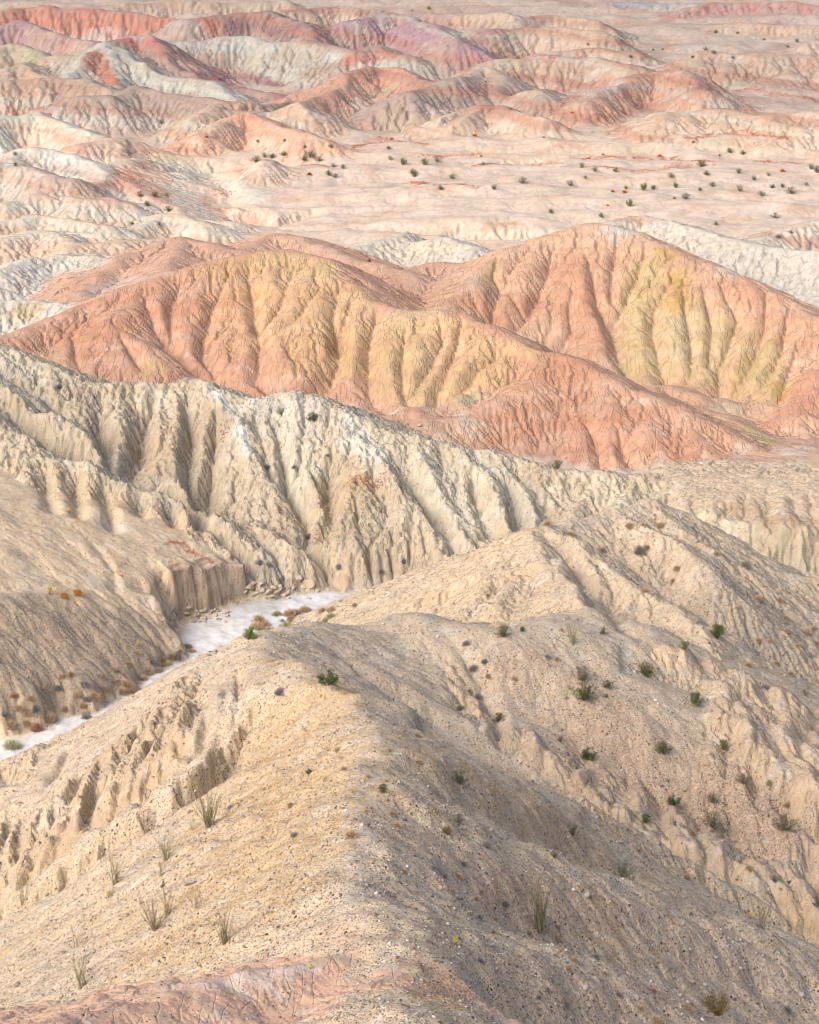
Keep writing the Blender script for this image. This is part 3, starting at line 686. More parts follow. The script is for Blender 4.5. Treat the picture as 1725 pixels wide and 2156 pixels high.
# deep flutes down the clay walls
def flutes(name, amp, fx, fy, r0, r1, seed, power=1.6):
    global H
    m = (REG == REGION_NAMES.index(name)).astype(np.float32) * sstep(r0 - 3, r0 + 3, R2) * (1 - sstep(r1 - 3, r1 + 3, R2)) * (WD > 1)
    for _ in range(6):
        m[1:-1] = 0.25 * m[:-2] + 0.5 * m[1:-1] + 0.25 * m[2:]; m[:, 1:-1] = 0.25 * m[:, :-2] + 0.5 * m[:, 1:-1] + 0.25 * m[:, 2:]
    wx = X + 1.2 * fbm(X * 0.15, Y * 0.15, 2, seed + 3)
    n_ = np.clip(1 - 2.6 * np.abs(gnoise(wx * fx, Y * fy, seed)), 0, 1) ** power + 0.45 * np.clip(1 - 2.6 * np.abs(gnoise(wx * fx * 2.3, Y * fy * 2.3, seed + 1)), 0, 1) ** power
    H = (H - amp * m * (n_ - 0.5)).astype(np.float32)
flutes('left_spur', 1.5, 0.30, 0.09, 132, 158, 201)
flutes('tan_spur', 0.8, 0.40, 0.10, 130, 175, 211)
flutes('middle_ridge', 0.4, 0.30, 0.10, 172, 189, 221)
flutes('cliff_ridge', 0.5, 0.26, 0.08, 222, 256, 231)
flutes('tan_plateau', 0.8, 0.30, 0.08, 215, 231, 241)
print("gullies", time.time() - T0)

# ================================================================== running water: stream-power erosion
C0 = 0.000768
def erode(h, kmap, phi, rad, iters, kdt, m=0.42, diff=0.10, ndiff=1, seed=1, amax=4000.0):
    nr, nc = h.shape
    rng = np.random.default_rng(seed)
    dphi = np.gradient(phi); dr = np.gradient(rad)
    dx = (dphi[None, :] / C0) * np.ones((nr, 1)); dy = (dr / rad / C0)[:, None] * np.ones((1, nc))
    area = (dx * dy).ravel()
    dg = np.sqrt(dx * dx + dy * dy)
    idx = np.arange(nr * nc).reshape(nr, nc)
    offs = [(-1, 0, dy), (1, 0, dy), (0, -1, dx), (0, 1, dx), (-1, -1, dg), (-1, 1, dg), (1, -1, dg), (1, 1, dg)]
    for it in range(iters):
        # fill the smallest pits
        for _ in range(3):
            mn = np.full_like(h, 1e9)
            mn[1:] = np.minimum(mn[1:], h[:-1]); mn[:-1] = np.minimum(mn[:-1], h[1:])
            mn[:, 1:] = np.minimum(mn[:, 1:], h[:, :-1]); mn[:, :-1] = np.minimum(mn[:, :-1], h[:, 1:])
            mn[1:, 1:] = np.minimum(mn[1:, 1:], h[:-1, :-1]); mn[:-1, :-1] = np.minimum(mn[:-1, :-1], h[1:, 1:])
            mn[1:, :-1] = np.minimum(mn[1:, :-1], h[:-1, 1:]); mn[:-1, 1:] = np.minimum(mn[:-1, 1:], h[1:, :-1])
            inner_ = np.zeros_like(h, bool); inner_[1:-1, 1:-1] = True
            p = (h < mn) & inner_
            h = np.where(p, mn + 0.002, h)
        best = np.zeros_like(h); rcv = idx.copy(); dist = np.ones_like(h)
        hj = h + rng.random(h.shape).astype(np.float32) * 0.012 * (rad[:, None] / 250)
        for (oy, ox, dd) in offs:
            ys = slice(max(0, -oy), nr - max(0, oy)); xs = slice(max(0, -ox), nc - max(0, ox))
            yn = slice(max(0, oy), nr - max(0, -oy)); xn = slice(max(0, ox), nc - max(0, -ox))
            s = (hj[ys, xs] - hj[yn, xn]) / dd[ys, xs]
            b = best[ys, xs]
            mm = s > b
            best[ys, xs] = np.where(mm, s, b)
            rcv[ys, xs] = np.where(mm, idx[yn, xn], rcv[ys, xs])
            dist[ys, xs] = np.where(mm, dd[ys, xs], dist[ys, xs])
        order = np.argsort(hj, axis=None)
        rl = rcv.ravel().tolist(); A = area.tolist()
        ol = order.tolist()
        for i in reversed(ol):
            j = rl[i]
            if j != i: A[j] += A[i]
        An = np.minimum(np.array(A), amax)
        F = (kdt * kmap.ravel() * An ** m / dist.ravel())
        F[rcv.ravel() == idx.ravel()] = 0
        Fl = F.tolist(); hl = h.ravel().astype(np.float64).tolist()
        for i in ol:
            f = Fl[i]
            if f:
                hr = hl[rl[i]]; hi = hl[i]
                if hr < hi: hl[i] = (hi + f * hr) / (1 + f)
        h = np.array(hl, dtype=np.float32).reshape(nr, nc)
        for _ in range(ndiff):
            lap = np.zeros_like(h)
            lap[1:-1, 1:-1] = (h[:-2, 1:-1] + h[2:, 1:-1] + h[1:-1, :-2] + h[1:-1, 2:] - 4 * h[1:-1, 1:-1])
            h = h + diff * lap
    return h, np.array(A).reshape(nr, nc)

# sand of the wash stays flat
Hc = H[::2, ::2].copy()
He, _ = erode(Hc.copy(), KER[::2, ::2], PHI[::2], RAD[::2], 10, 0.035, diff=0.03, seed=4)
D_half = He - Hc
def up(Dh):
    nr2, nc2 = Dh.shape
    ir = np.minimum(np.arange(NR) / 2.0, nr2 - 1.001); ic = np.minimum(np.arange(NC) / 2.0, nc2 - 1.001)
    r0 = ir.astype(int); fr = (ir - r0)[:, None]; c0 = ic.astype(int); fc = (ic - c0)[None, :]
    return ((Dh[r0][:, c0] * (1 - fc) + Dh[r0][:, c0 + 1] * fc) * (1 - fr) + (Dh[r0 + 1][:, c0] * (1 - fc) + Dh[r0 + 1][:, c0 + 1] * fc) * fr).astype(np.float32)
H = H + up(D_half)
print("erode 1", time.time() - T0)
# roughness that the next rains cut into rills
calm = np.isin(REG, [REGION_NAMES.index(n) for n in ('painted_hill_a', 'painted_hill_b', 'rose_ridge')]) | (R2 > 362)
kf = np.minimum(KER, 1.0) * np.where(calm, 0.42, 1.0)
KFINE = (KER * np.where(calm, 0.55, 1.0)).astype(np.float32)
gz = np.sqrt((np.gradient(H, axis=0) / np.gradient(R2, axis=0)) ** 2 + (np.gradient(H, axis=1) / (R2 * np.gradient(PH2, axis=1))) ** 2)
steep = np.clip(gz / 0.45, 0.12, 1.15).astype(np.float32)
kf = kf * steep
H += ((fbm(ph * 420, lr * 420, 4, 41, gain=0.6) * 0.0016 * kf + fbm(ph * 1400, lr * 1400, 2, 47) * 0.0004 * np.minimum(1, kf * 1.4)) * R2 * (WD > 0.3)).astype(np.float32)
H, ACC = erode(H, KFINE, PHI, RAD, 5, 0.07, m=0.36, diff=0.012, seed=9)
# hair-thin cracks along the run-off lines
# broken, ledgy rock on the cliffs
rough = np.clip((KER - 0.5) / 0.35, 0, 1) * (R2 < 262) * (WD > 0.3)
rid_n = 1 - 2.2 * np.abs(fbm(ph * 380 + 0.3 * lr, lr * 300, 3, 71))
H += (rough * R2 * (0.0012 * rid_n + 0.0006 * fbm(ph * 900, lr * 900, 2, 72))).astype(np.float32)
la = np.log10(np.maximum(ACC, 1.0)).astype(np.float32)
RILL = np.clip((la - 0.9) / 0.9, 0, 1) * np.clip((3.6 - la) / 1.2, 0, 1)
H -= (RILL * 0.00095 * R2 * np.where(calm & (R2 < 362), 1.7, np.where((REG == 0) & (R2 > 360), 0.55, 1.0)) * np.minimum(1, KER * 1.5) * (WD > 0.3)).astype(np.float32)
print("erode 2", time.time() - T0)
flatten_wash(3.0)
cut_bank()
# the sand: shallow braids and ripples
H += (np.where(WD < 0, 1, 0) * np.clip(-WD / 1.5, 0, 1) * (0.10 * fbm(X / 1.6 + Y / 3.0, Y / 5.0, 3, 105) + 0.025 * fbm(X * 2.2, Y * 2.2, 2, 106))).astype(np.float32)

# ================================================================== colour of the ground (its own colour, plus some shade on the right flank and haze far off)
def lin(c):
    c = np.asarray(c, np.float64) / 255.0
    return np.where(c <= 0.04045, c / 12.92, ((c + 0.055) / 1.055) ** 2.4)
ALB = 0.60
def alb(*c): return (lin(c) * ALB).astype(np.float32)

def blur(A, n=1):
    for _ in range(n):
        B = A.copy()
        B[1:-1] = 0.25 * A[:-2] + 0.5 * A[1:-1] + 0.25 * A[2:]
        A = B.copy()
        A[:, 1:-1] = 0.25 * B[:, :-2] + 0.5 * B[:, 1:-1] + 0.25 * B[:, 2:]
    return A

TONE = {'base': (230, 209, 188), 'far_hill': (222, 196, 172), 'red_ridge': (220, 160, 138), 'dark_hill': (172, 146, 138), 'purple_hill': (196, 164, 166),
        'blue_hill': (188, 194, 198), 'green_hill': (208, 202, 172), 'white_hill': (222, 220, 204), 'maroon_hill': (190, 138, 136), 'grey_bluff': (200, 180, 164),
        'pink_dome': (230, 184, 160), 'pink_hill': (230, 188, 164), 'pale_ridge': (222, 212, 194), 'rose_ridge': (216, 172, 144), 'painted_hill_a': (216, 166, 132),
        'painted_hill_b': (222, 178, 142), 'red_flat': (220, 176, 146), 'cliff_ridge': (214, 196, 162), 'tan_plateau': (222, 196, 158), 'terrace': (236, 210, 170),
        'gravel_ridge': (228, 204, 166), 'middle_ridge': (224, 198, 158), 'tan_spur': (220, 190, 150), 'pink_mound': (228, 184, 152), 'left_spur': (222, 194, 152)}
PAL = np.array([alb(*TONE[n]) for n in REGION_NAMES], np.float32)
# ragged borders between the kinds of earth
jr = np.clip(np.arange(NR)[:, None] + (9 * fbm(ph * 500, lr * 500, 2, 81)), 0, NR - 1).astype(np.int32)
jc = np.clip(np.arange(NC)[None, :] + (9 * fbm(ph * 500, lr * 500, 2, 82)), 0, NC - 1).astype(np.int32)
REGJ = REG[jr, jc]
TINT = blur(PAL[REGJ], 3)
GRAV = np.zeros((NR, NC), np.float32)
for n, g in (('gravel_ridge', 0.9), ('middle_ridge', 0.45), ('terrace', 0.35), ('left_spur', 0.25), ('tan_spur', 0.12), ('cliff_ridge', 0.15), ('pink_mound', 0.1), ('tan_plateau', 0.25)):
    GRAV[REGJ == REGION_NAMES.index(n)] = g
GRAV = blur(GRAV, 3)

def brush(pts, px, col, amount=1.0, rmin=60.0, rag=0.5, chan=None, seed=5, lone=False):
    """lay a colour along a line of photo pixels, on the ground they fall on; px: half width in pixels of the view"""
    groups = [[p] for p in pts] if lone else [pts]
    for g in groups:
        q = [h for h in (hit(u, v, rmin) for u, v in g) if h is not None]
        if not q: continue
        qq = [q[0]]
        for p in q[1:]:
            if math.hypot(p[0] - qq[-1][0], p[1] - qq[-1][1]) < 60: qq.append(p)
        rm = sum(math.hypot(p[0], p[1]) for p in qq) / len(qq)
        rad = px * rm / FPX * 1.25
        sl, d, t = near_line(qq, rad * 1.8)
        nz = fbm(X[sl] / rad * 1.4, Y[sl] / rad * 1.4, 3, seed)
        m = np.clip((1.25 + rag * nz * 1.6 - d / rad) / 0.8, 0, 1) * amount
        m = (m * m * (3 - 2 * m) if amount == 1 else m)
        if chan is not None:
            chan[sl] = np.maximum(chan[sl], m) if chan is not GRAV else chan[sl] * (1 - m) + col * m
        else:
            TINT[sl] = TINT[sl] * (1 - m[..., None]) + alb(*col) * m[..., None]

# --- broad drifts of hue everywhere
n1 = fbm(ph * 38, lr * 38, 4, 91); n2 = fbm(ph * 55 + 7, lr * 55, 4, 92); n3 = fbm(ph * 24, lr * 24, 4, 93)
fw = sstep(330, 380, R2)[..., None]
def blend(col, m):
    global TINT
    TINT = (TINT * (1 - m[..., None]) + alb(*col) * m[..., None]).astype(np.float32)
plain = (REGJ == 0)
blend((222, 182, 152), fw[..., 0] * np.clip(n1 * 2.0 - 0.3, 0, 0.45))
blend((236, 220, 204), fw[..., 0] * np.clip(n2 * 2.4 - 0.2, 0, 0.6))
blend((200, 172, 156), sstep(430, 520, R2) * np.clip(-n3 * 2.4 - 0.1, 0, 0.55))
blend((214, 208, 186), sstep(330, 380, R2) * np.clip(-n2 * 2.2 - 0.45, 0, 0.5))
blend((210, 186, 150), (1 - fw[..., 0]) * np.clip(n1 * 1.6 - 0.2, 0, 0.35) * (R2 < 262))
blend((226, 216, 196), (1 - fw[..., 0]) * np.clip(n2 * 1.8 - 0.25, 0, 0.45) * (R2 < 262))

PH1 = 246.0
# --- first painted hill
brush([(560, 545), (600, 560), (660, 570)], 45, (214, 186, 128), 0.8, PH1)
brush([(600, 600), (660, 620), (640, 680), (580, 700)], 60, (222, 182, 124), 0.75, PH1)
brush([(740, 640), (760, 700), (740, 760)], 45, (222, 184, 130), 0.7, PH1)
brush([(850, 680), (870, 720), (870, 770), (900, 800)], 60, (216, 188, 134), 0.8, PH1)
brush([(940, 690), (1000, 730), (1040, 760), (960, 820)], 40, (232, 192, 134), 0.75, PH1)
brush([(970, 845), (1000, 835)], 18, (206, 194, 148), 0.8, PH1)
brush([(420, 580), (480, 570)], 25, (214, 176, 124), 0.6, PH1)
brush([(500, 620), (470, 680)], 35, (224, 166, 118), 0.5, PH1)
brush([(545, 610), (550, 660)], 22, (224, 182, 110), 0.6, PH1)
brush([(320, 770)], 26, (216, 184, 128), 0.8, PH1)
brush([(150, 690), (200, 730), (250, 650), (330, 640), (390, 660)], 55, (208, 148, 114), 0.7, PH1)
brush([(1190, 780), (1180, 850), (1230, 930), (1100, 900)], 70, (204, 146, 112), 0.8, PH1)
brush([(1300, 860), (1380, 910), (1450, 950)], 40, (208, 148, 114), 0.7, PH1)
for s_ in ([(290, 715), (330, 720)], [(225, 735), (250, 732)], [(190, 765), (215, 750)], [(390, 750), (410, 755)], [(495, 775), (530, 782)], [(600, 790), (640, 800)], [(700, 800), (740, 815)], [(725, 850), (790, 862)],
           [(870, 855), (900, 865)], [(560, 808), (600, 812)], [(520, 800), (540, 806)], [(690, 770), (720, 774)], [(960, 915), (1000, 905)], [(930, 930), (975, 945)], [(1350, 900), (1400, 915)]):
    brush(s_, 5, (240, 206, 186), 0.5, PH1, 1.3, seed=6)
brush([(500, 580), (480, 640), (470, 700)], 50, (214, 168, 114), 0.6, PH1)
brush([(700, 640), (690, 720), (650, 760), (780, 780)], 60, (212, 174, 118), 0.65, PH1)
brush([(820, 720), (830, 790), (880, 830)], 45, (210, 178, 124), 0.6, PH1)
brush([(1040, 790), (980, 790), (1080, 740)], 40, (222, 182, 124), 0.6, PH1)
# --- second painted hill
brush([(1380, 640), (1420, 700), (1460, 660), (1500, 720), (1400, 770)], 55, (208, 176, 118), 0.6, 275)
brush([(1560, 700), (1600, 760), (1550, 780)], 50, (208, 174, 120), 0.6, 275)
brush([(1400, 530), (1410, 545)], 16, (208, 166, 84), 0.85, 275)
brush([(1425, 585), (1432, 620), (1425, 650)], 22, (206, 168, 84), 0.85, 275)
brush([(1370, 560), (1350, 620), (1335, 690), (1345, 760)], 38, (212, 186, 124), 0.85, 275)
brush([(1440, 680), (1430, 740)], 40, (208, 188, 138), 0.75, 275)
brush([(1490, 690), (1500, 750), (1480, 790)], 34, (212, 186, 132), 0.7, 275)
brush([(1610, 740), (1580, 790), (1620, 820)], 42, (206, 182, 118), 0.75, 275)
brush([(1640, 810), (1650, 840)], 16, (204, 164, 84), 0.75, 265)
brush([(1580, 900), (1620, 935)], 22, (196, 178, 124), 0.8, 258)
brush([(1520, 845), (1545, 860), (1510, 860)], 22, (206, 184, 152), 0.8, 258)
brush([(1200, 560), (1220, 640), (1250, 720)], 45, (214, 154, 116), 0.7, 275)
brush([(1000, 640), (1050, 660), (1110, 640)], 40, (206, 148, 114), 0.7, 275)
brush([(1560, 620), (1640, 660), (1700, 720)], 40, (216, 158, 120), 0.6, 275)
brush([(1640, 880), (1700, 850), (1710, 790)], 40, (212, 150, 116), 0.7, 262)
brush([(1040, 560), (1020, 590)], 16, (208, 178, 120), 0.6, 290)
for s_ in ([(1200, 630), (1215, 640)], [(1170, 735), (1190, 730)], [(1480, 560), (1510, 562)], [(1670, 765), (1700, 775)], [(1640, 905), (1720, 915)]):
    brush(s_, 5, (238, 208, 188), 0.45, 262, 0.9, seed=6)
# --- rose ridge and its neighbours
brush([(190, 620), (260, 590), (320, 600)], 32, (212, 186, 170), 0.8, 300)
brush([(880, 590), (930, 580), (990, 600)], 34, (214, 180, 152), 0.8, 297)
brush([(60, 560), (140, 560), (200, 560)], 26, (216, 214, 202), 0.8, 320)
brush([(40, 655), (70, 650)], 26, (204, 182, 130), 0.8, 285)
brush([(1300, 480), (1400, 510), (1480, 540), (1560, 580), (1660, 610), (1725, 640)], 34, (218, 212, 198), 0.85, 305)
# --- cliffs
brush([(440, 815), (480, 860), (505, 900), (525, 950)], 13, (240, 236, 220), 0.9, 225, 0.3)
brush([(540, 850), (600, 850), (660, 850), (720, 880), (760, 930), (790, 960)], 40, (230, 226, 208), 0.75, 225)
brush([(600, 900), (620, 960), (660, 1020)], 40, (224, 216, 190), 0.75, 225)
brush([(880, 960), (930, 1030), (990, 1100)], 45, (220, 212, 186), 0.8, 225)
brush([(1000, 970), (1060, 1030), (1100, 1080)], 40, (222, 214, 186), 0.8, 225)
brush([(1190, 1030), (1280, 1030)], 35, (226, 216, 182), 0.8, 225)
brush([(720, 1030), (760, 1070), (760, 1120), (720, 1100)], 55, (206, 178, 134), 0.8, 222)
brush([(760, 1160), (830, 1190), (740, 1180)], 40, (212, 182, 142), 0.8, 222)
brush([(330, 930), (345, 980)], 40, (204, 172, 128), 0.6, 225)
brush([(120, 800), (170, 830), (200, 900)], 18, (188, 166, 146), 0.85, 225)
brush([(20, 760), (90, 800), (60, 830)], 40, (216, 206, 182), 0.7, 225)
brush([(100, 1020), (250, 1060), (400, 1110)], 40, (220, 190, 144), 0.7, 222)
brush([(1480, 1085), (1530, 1120), (1580, 1140)], 30, (224, 212, 180), 0.85, 208)
brush([(1580, 1150), (1660, 1180), (1725, 1180)], 40, (222, 208, 170), 0.8, 208)
brush([(1560, 1080), (1640, 1100), (1720, 1110)], 45, (200, 170, 132), 0.7, 208)
# --- terrace, slope towards the wash
brush([(40, 1300), (150, 1320), (260, 1350), (330, 1350)], 75, (186, 168, 144), 0.85, 180)
brush([(30, 1420), (150, 1430), (250, 1420)], 60, (180, 164, 142), 0.85, 180)
brush([(40, 1300), (150, 1320), (260, 1350), (150, 1420), (30, 1430)], 80, 0.75, 0.9, 180, chan=GRAV)
brush([(380, 1270), (430, 1250), (480, 1230), (515, 1220)], 26, (222, 192, 158), 0.9, 205)
brush([(60, 1100), (200, 1130), (350, 1160), (450, 1170)], 45, (228, 206, 172), 0.7, 205)
# --- middle ridge
brush([(1080, 1140), (980, 1200), (900, 1250), (1000, 1250), (1100, 1200)], 45, (230, 200, 152), 0.8, 172)
brush([(1190, 1110), (1280, 1090), (1360, 1070)], 26, (224, 200, 170), 0.8, 172)
brush([(1100, 1260), (1160, 1280), (1050, 1310)], 45, (224, 196, 152), 0.7, 166)
brush([(1540, 1250), (1620, 1280), (1650, 1350), (1580, 1340)], 75, (196, 178, 154), 0.85, 160)
brush([(1540, 1250), (1620, 1280), (1650, 1350), (1580, 1340), (1690, 1420)], 80, 0.9, 0.9, 160, chan=GRAV)
brush([(1400, 1220), (1420, 1180)], 40, (214, 192, 160), 0.6, 172)
# --- the right flank of the gravel ridge: darker varnished stones, partly its shade put into the colour
brush([(1100, 1400), (1200, 1450), (1300, 1500), (1400, 1560)], 75, (214, 186, 150), 0.85, 140)
brush([(1250, 1580), (1380, 1640), (1500, 1700), (1600, 1750)], 80, (200, 168, 134), 0.85, 135)
brush([(1200, 1500), (1350, 1560), (1500, 1640), (1620, 1760)], 90, 0.95, 1.0, 135, chan=GRAV)
brush([(900, 1600), (1050, 1680), (1200, 1740)], 60, (226, 198, 158), 0.8, 90)
brush([(900, 1780), (1000, 1850), (1150, 1900), (1300, 1930)], 75, (226, 196, 160), 0.85, 70)
brush([(1100, 2050), (1250, 2100), (1400, 2130), (1600, 2080)], 90, (222, 194, 160), 0.85, 60)
brush([(1230, 2120), (1350, 2140), (1500, 2150)], 60, (222, 194, 160), 1, 60)
brush([(1150, 2080), (1230, 2120), (1350, 2140), (1500, 2150)], 60, 0.9, 1, 60, chan=GRAV)
brush([(1350, 1950), (1500, 2020), (1650, 2080)], 60, (224, 200, 172), 0.7, 60)
# crest and left flank
brush([(745, 1900), (740, 1820), (760, 1740), (755, 1660), (780, 1580)], 34, (224, 208, 184), 0.75, 60)
brush([(640, 1500), (560, 1600), (500, 1680), (580, 1750), (660, 1640)], 130, (226, 188, 126), 0.5, 90, 1.0)
brush([(440, 1850), (580, 1830), (540, 1930), (330, 2000), (200, 1960)], 120, (224, 190, 130), 0.45, 60, 1.0)
brush([(100, 2020), (200, 2060), (60, 2100)], 70, (218, 200, 172), 0.7, 60)
brush([(700, 1950), (760, 1990)], 34, (228, 192, 156), 0.7, 60)
# pink mound: pale salt crust along its crest
brush([(430, 2072), (520, 2056), (600, 2042), (660, 2035)], 18, (238, 212, 196), 0.85, 60)
brush([(560, 2070), (590, 2100)], 16, (236, 208, 192), 0.7, 60)
brush([(900, 2040), (960, 2080), (900, 2100)], 45, (222, 164, 130), 0.7, 60)
# left spur cliffs
brush([(520, 1400), (480, 1430), (560, 1420)], 34, (222, 196, 156), 0.7, 120)
brush([(60, 1800), (120, 1760), (200, 1720)], 34, (214, 182, 148), 0.7, 110)
brush([(330, 1480), (200, 1560), (80, 1610)], 30, (224, 200, 164), 0.7, 120)
# --- far country
FB = [([(20, 345), (100, 335), (180, 345)], 16, (226, 226, 218), 0.9, 380), ([(490, 400), (540, 410)], 26, (226, 222, 204), 0.9, 360), ([(590, 415), (610, 400)], 24, (228, 200, 186), 0.8, 360),
      ([(330, 335), (380, 340)], 20, (224, 208, 176), 0.8, 395), ([(260, 360), (270, 380)], 22, (230, 176, 150), 0.8, 370), ([(400, 255), (450, 265)], 18, (220, 214, 196), 0.8, 420),
      ([(510, 255), (520, 270)], 26, (230, 176, 148), 0.8, 420), ([(595, 255), (640, 272)], 12, (226, 222, 208), 0.8, 420), ([(40, 260), (120, 265)], 16, (220, 214, 192), 0.8, 425),
      ([(40, 295), (120, 300), (180, 310)], 18, (226, 176, 160), 0.7, 400), ([(195, 140), (200, 110), (225, 160), (240, 175)], 16, (206, 142, 122), 0.95, 500),
      ([(270, 110), (290, 150), (360, 170), (420, 185), (480, 195)], 13, (222, 224, 206), 0.9, 490), ([(150, 130), (180, 105)], 14, (214, 210, 186), 0.9, 500),
      ([(270, 85), (320, 85), (340, 110)], 12, (212, 150, 138), 0.9, 530), ([(460, 150), (540, 165), (590, 180)], 13, (186, 142, 144), 0.9, 510), ([(380, 95), (440, 95), (520, 105)], 15, (216, 220, 210), 0.85, 540),
      ([(600, 110), (650, 120), (680, 110)], 18, (208, 196, 174), 0.8, 540), ([(740, 130), (800, 112), (830, 115)], 16, (218, 150, 136), 0.85, 535), ([(640, 160), (690, 145)], 14, (204, 186, 160), 0.8, 520),
      ([(60, 30), (200, 35), (350, 50), (450, 65)], 18, (220, 156, 136), 0.85, 590), ([(200, 62), (260, 68)], 6, (240, 214, 206), 0.7, 580), ([(500, 45), (560, 45), (620, 60)], 14, (166, 136, 132), 0.9, 570),
      ([(790, 60), (860, 60), (910, 75)], 18, (192, 158, 166), 0.85, 550), ([(1000, 80), (1060, 66)], 12, (220, 168, 160), 0.8, 555), ([(700, 185), (760, 160), (820, 150)], 16, (228, 178, 152), 0.8, 480),
      ([(880, 215), (960, 200), (1040, 190)], 18, (182, 164, 156), 0.8, 465), ([(1000, 160), (1060, 165)], 12, (196, 180, 166), 0.7, 480), ([(1020, 225), (1060, 225)], 14, (222, 162, 150), 0.8, 455),
      ([(1320, 185), (1390, 165), (1440, 175)], 20, (230, 180, 150), 0.85, 470), ([(1180, 190), (1220, 180), (1280, 172)], 10, (214, 160, 150), 0.8, 490), ([(1200, 196), (1240, 200)], 8, (216, 218, 204), 0.7, 480),
      ([(1050, 140), (1060, 125)], 10, (206, 204, 178), 0.8, 520), ([(990, 120), (1020, 125)], 10, (220, 160, 150), 0.8, 520), ([(1300, 8), (1400, 10)], 12, (186, 196, 202), 0.85, 640),
      ([(1480, 20), (1600, 15), (1700, 18)], 12, (222, 166, 160), 0.8, 640), ([(1150, 10), (1000, 8), (900, 10)], 10, (240, 220, 184), 0.9, 640), ([(30, 175), (120, 180), (200, 200)], 16, (200, 172, 152), 0.8, 470),
      ([(300, 200), (370, 215), (420, 225)], 18, (196, 172, 162), 0.8, 470), ([(1080, 500), (1120, 490), (1160, 485)], 16, (224, 208, 186), 0.7, 345), ([(1030, 475), (1080, 470)], 14, (210, 178, 142), 0.8, 350),
      ([(820, 530), (900, 520), (960, 525)], 18, (226, 216, 192), 0.8, 325), ([(650, 470), (720, 480)], 14, (216, 190, 168), 0.7, 355)]
for f in FB: brush(*f)
# tilted beds of clay that show where the hills are cut
bedc = H + 0.10 * X + 0.03 * Y + 0.8 * fbm(X / 40, Y / 40, 3, 121)
hb = ((REGJ != 0) & (R2 > 350)).astype(np.float32); hb = blur(hb, 2)
bn = gnoise(bedc * 0.55, np.zeros_like(bedc) + 0.5, 122)
blend((222, 218, 202), hb * np.clip((bn - 0.22) * 6, 0, 0.6))
blend((196, 148, 130), hb * np.clip((-bn - 0.24) * 6, 0, 0.6))
bn2 = gnoise(bedc * 1.3, np.zeros_like(bedc) + 9.5, 123)
blend((204, 180, 158), hb * np.clip((bn2 - 0.2) * 5, 0, 0.45))
pb = blur(np.isin(REGJ, [REGION_NAMES.index(n) for n in ('painted_hill_a', 'painted_hill_b', 'rose_ridge')]).astype(np.float32), 2)
bn3 = gnoise((H - 0.12 * X + 0.02 * Y + 0.6 * fbm(X / 20, Y / 20, 3, 124)) * 0.9, np.zeros_like(H) + 2.5, 125)
blend((226, 196, 172), pb * np.clip((bn3 - 0.2) * 4, 0, 0.2)); blend((202, 148, 118), pb * np.clip((-bn3 - 0.22) * 4, 0, 0.22))
# red low plants stain the far plain: thin drifts
RED = np.zeros((NR, NC), np.float32)
for s_ in ([(1000, 350), (1150, 345), (1300, 330), (1420, 335), (1500, 345)], [(1050, 120), (1150, 130), (1230, 115)], [(1550, 190), (1650, 200), (1725, 215)], [(1450, 290), (1550, 280), (1650, 290)], [(640, 345), (700, 350)], [(20, 230), (100, 240)],
           [(440, 400), (480, 410)], [(900, 330), (1000, 325)], [(1250, 350), (1350, 360), (1450, 350)], [(700, 300), (800, 290), (900, 305)], [(1600, 340), (1700, 345)], [(860, 385), (1000, 395)]):
    brush(s_, 9, None, 0.55, 330, 1.3, chan=RED)
blend((214, 120, 104), RED * np.clip(0.55 + 1.6 * fbm(X / 1.2, Y / 2.5, 2, 97), 0, 1) * 0.8)
# sand
sand_m = sstep(0.3, -0.9, WD + 0.5 * fbm(X * 0.8, Y * 0.8, 3, 141))
sm_ = np.clip(sand_m, 0, 1)[..., None]; TINT = (TINT * (1 - sm_) + np.array((0.53, 0.54, 0.545), np.float32) * sm_ * (1 + 0.14 * fbm(X / 2.2, Y / 2.2, 4, 98) - 0.16 * np.clip(1 - 6 * np.abs(fbm(X / 3.0 + Y / 5.0, Y / 9.0 - X / 20.0, 3, 99)), 0, 1))[..., None]).astype(np.float32)
GRAV *= (1 - sand_m)
# the cut bank: level beds of clay
bank = ((WD > -0.2) & (WD < 2.5) & (H > 0.3) & (H < 6) & (R2 > 209) & (ph < -0.05)).astype(np.float32)
beds = gnoise(H * 3.2 + 0.15 * fbm(X * 0.3, Y * 0.3, 2, 5), np.zeros_like(H) + 3.3, 12)
blend((158, 134, 112), bank * np.clip(beds * 2.6, 0, 0.85))
blend((220, 194, 164), bank * np.clip(-beds * 2.0, 0, 0.6))
# bands in the cliffs
beds2 = gnoise(H * 1.1 + 1.2 * fbm(X * 0.05, Y * 0.05, 2, 6), X * 0.01, 14)
cm = blur(((REGJ == REGION_NAMES.index('cliff_ridge')) | (REGJ == REGION_NAMES.index('left_spur')) | (REGJ == REGION_NAMES.index('tan_spur'))).astype(np.float32), 2)
blend((206, 178, 136), cm * np.clip(beds2 * 1.2 - 0.1, 0, 0.4))
blend((186, 180, 158), cm * np.clip(fbm(X / 9, Y / 9, 4, 131) * 2.2 - 0.3, 0, 0.4) * (R2 > 215))
blend((198, 168, 128), cm * np.clip(fbm(X / 12, Y / 12, 4, 132) * 2.2 - 0.3, 0, 0.45))
fine = (1 + 0.10 * fbm(ph * 700, lr * 500, 3, 95) + 0.10 * fbm(ph * 160, lr * 160, 3, 96))
lum = TINT @ np.array([0.25, 0.6, 0.15], np.float32)
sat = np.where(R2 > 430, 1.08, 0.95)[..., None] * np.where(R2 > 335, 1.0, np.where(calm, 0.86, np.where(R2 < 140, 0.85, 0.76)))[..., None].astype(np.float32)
TINT = lum[..., None] + (TINT - lum[..., None]) * sat            # dusty
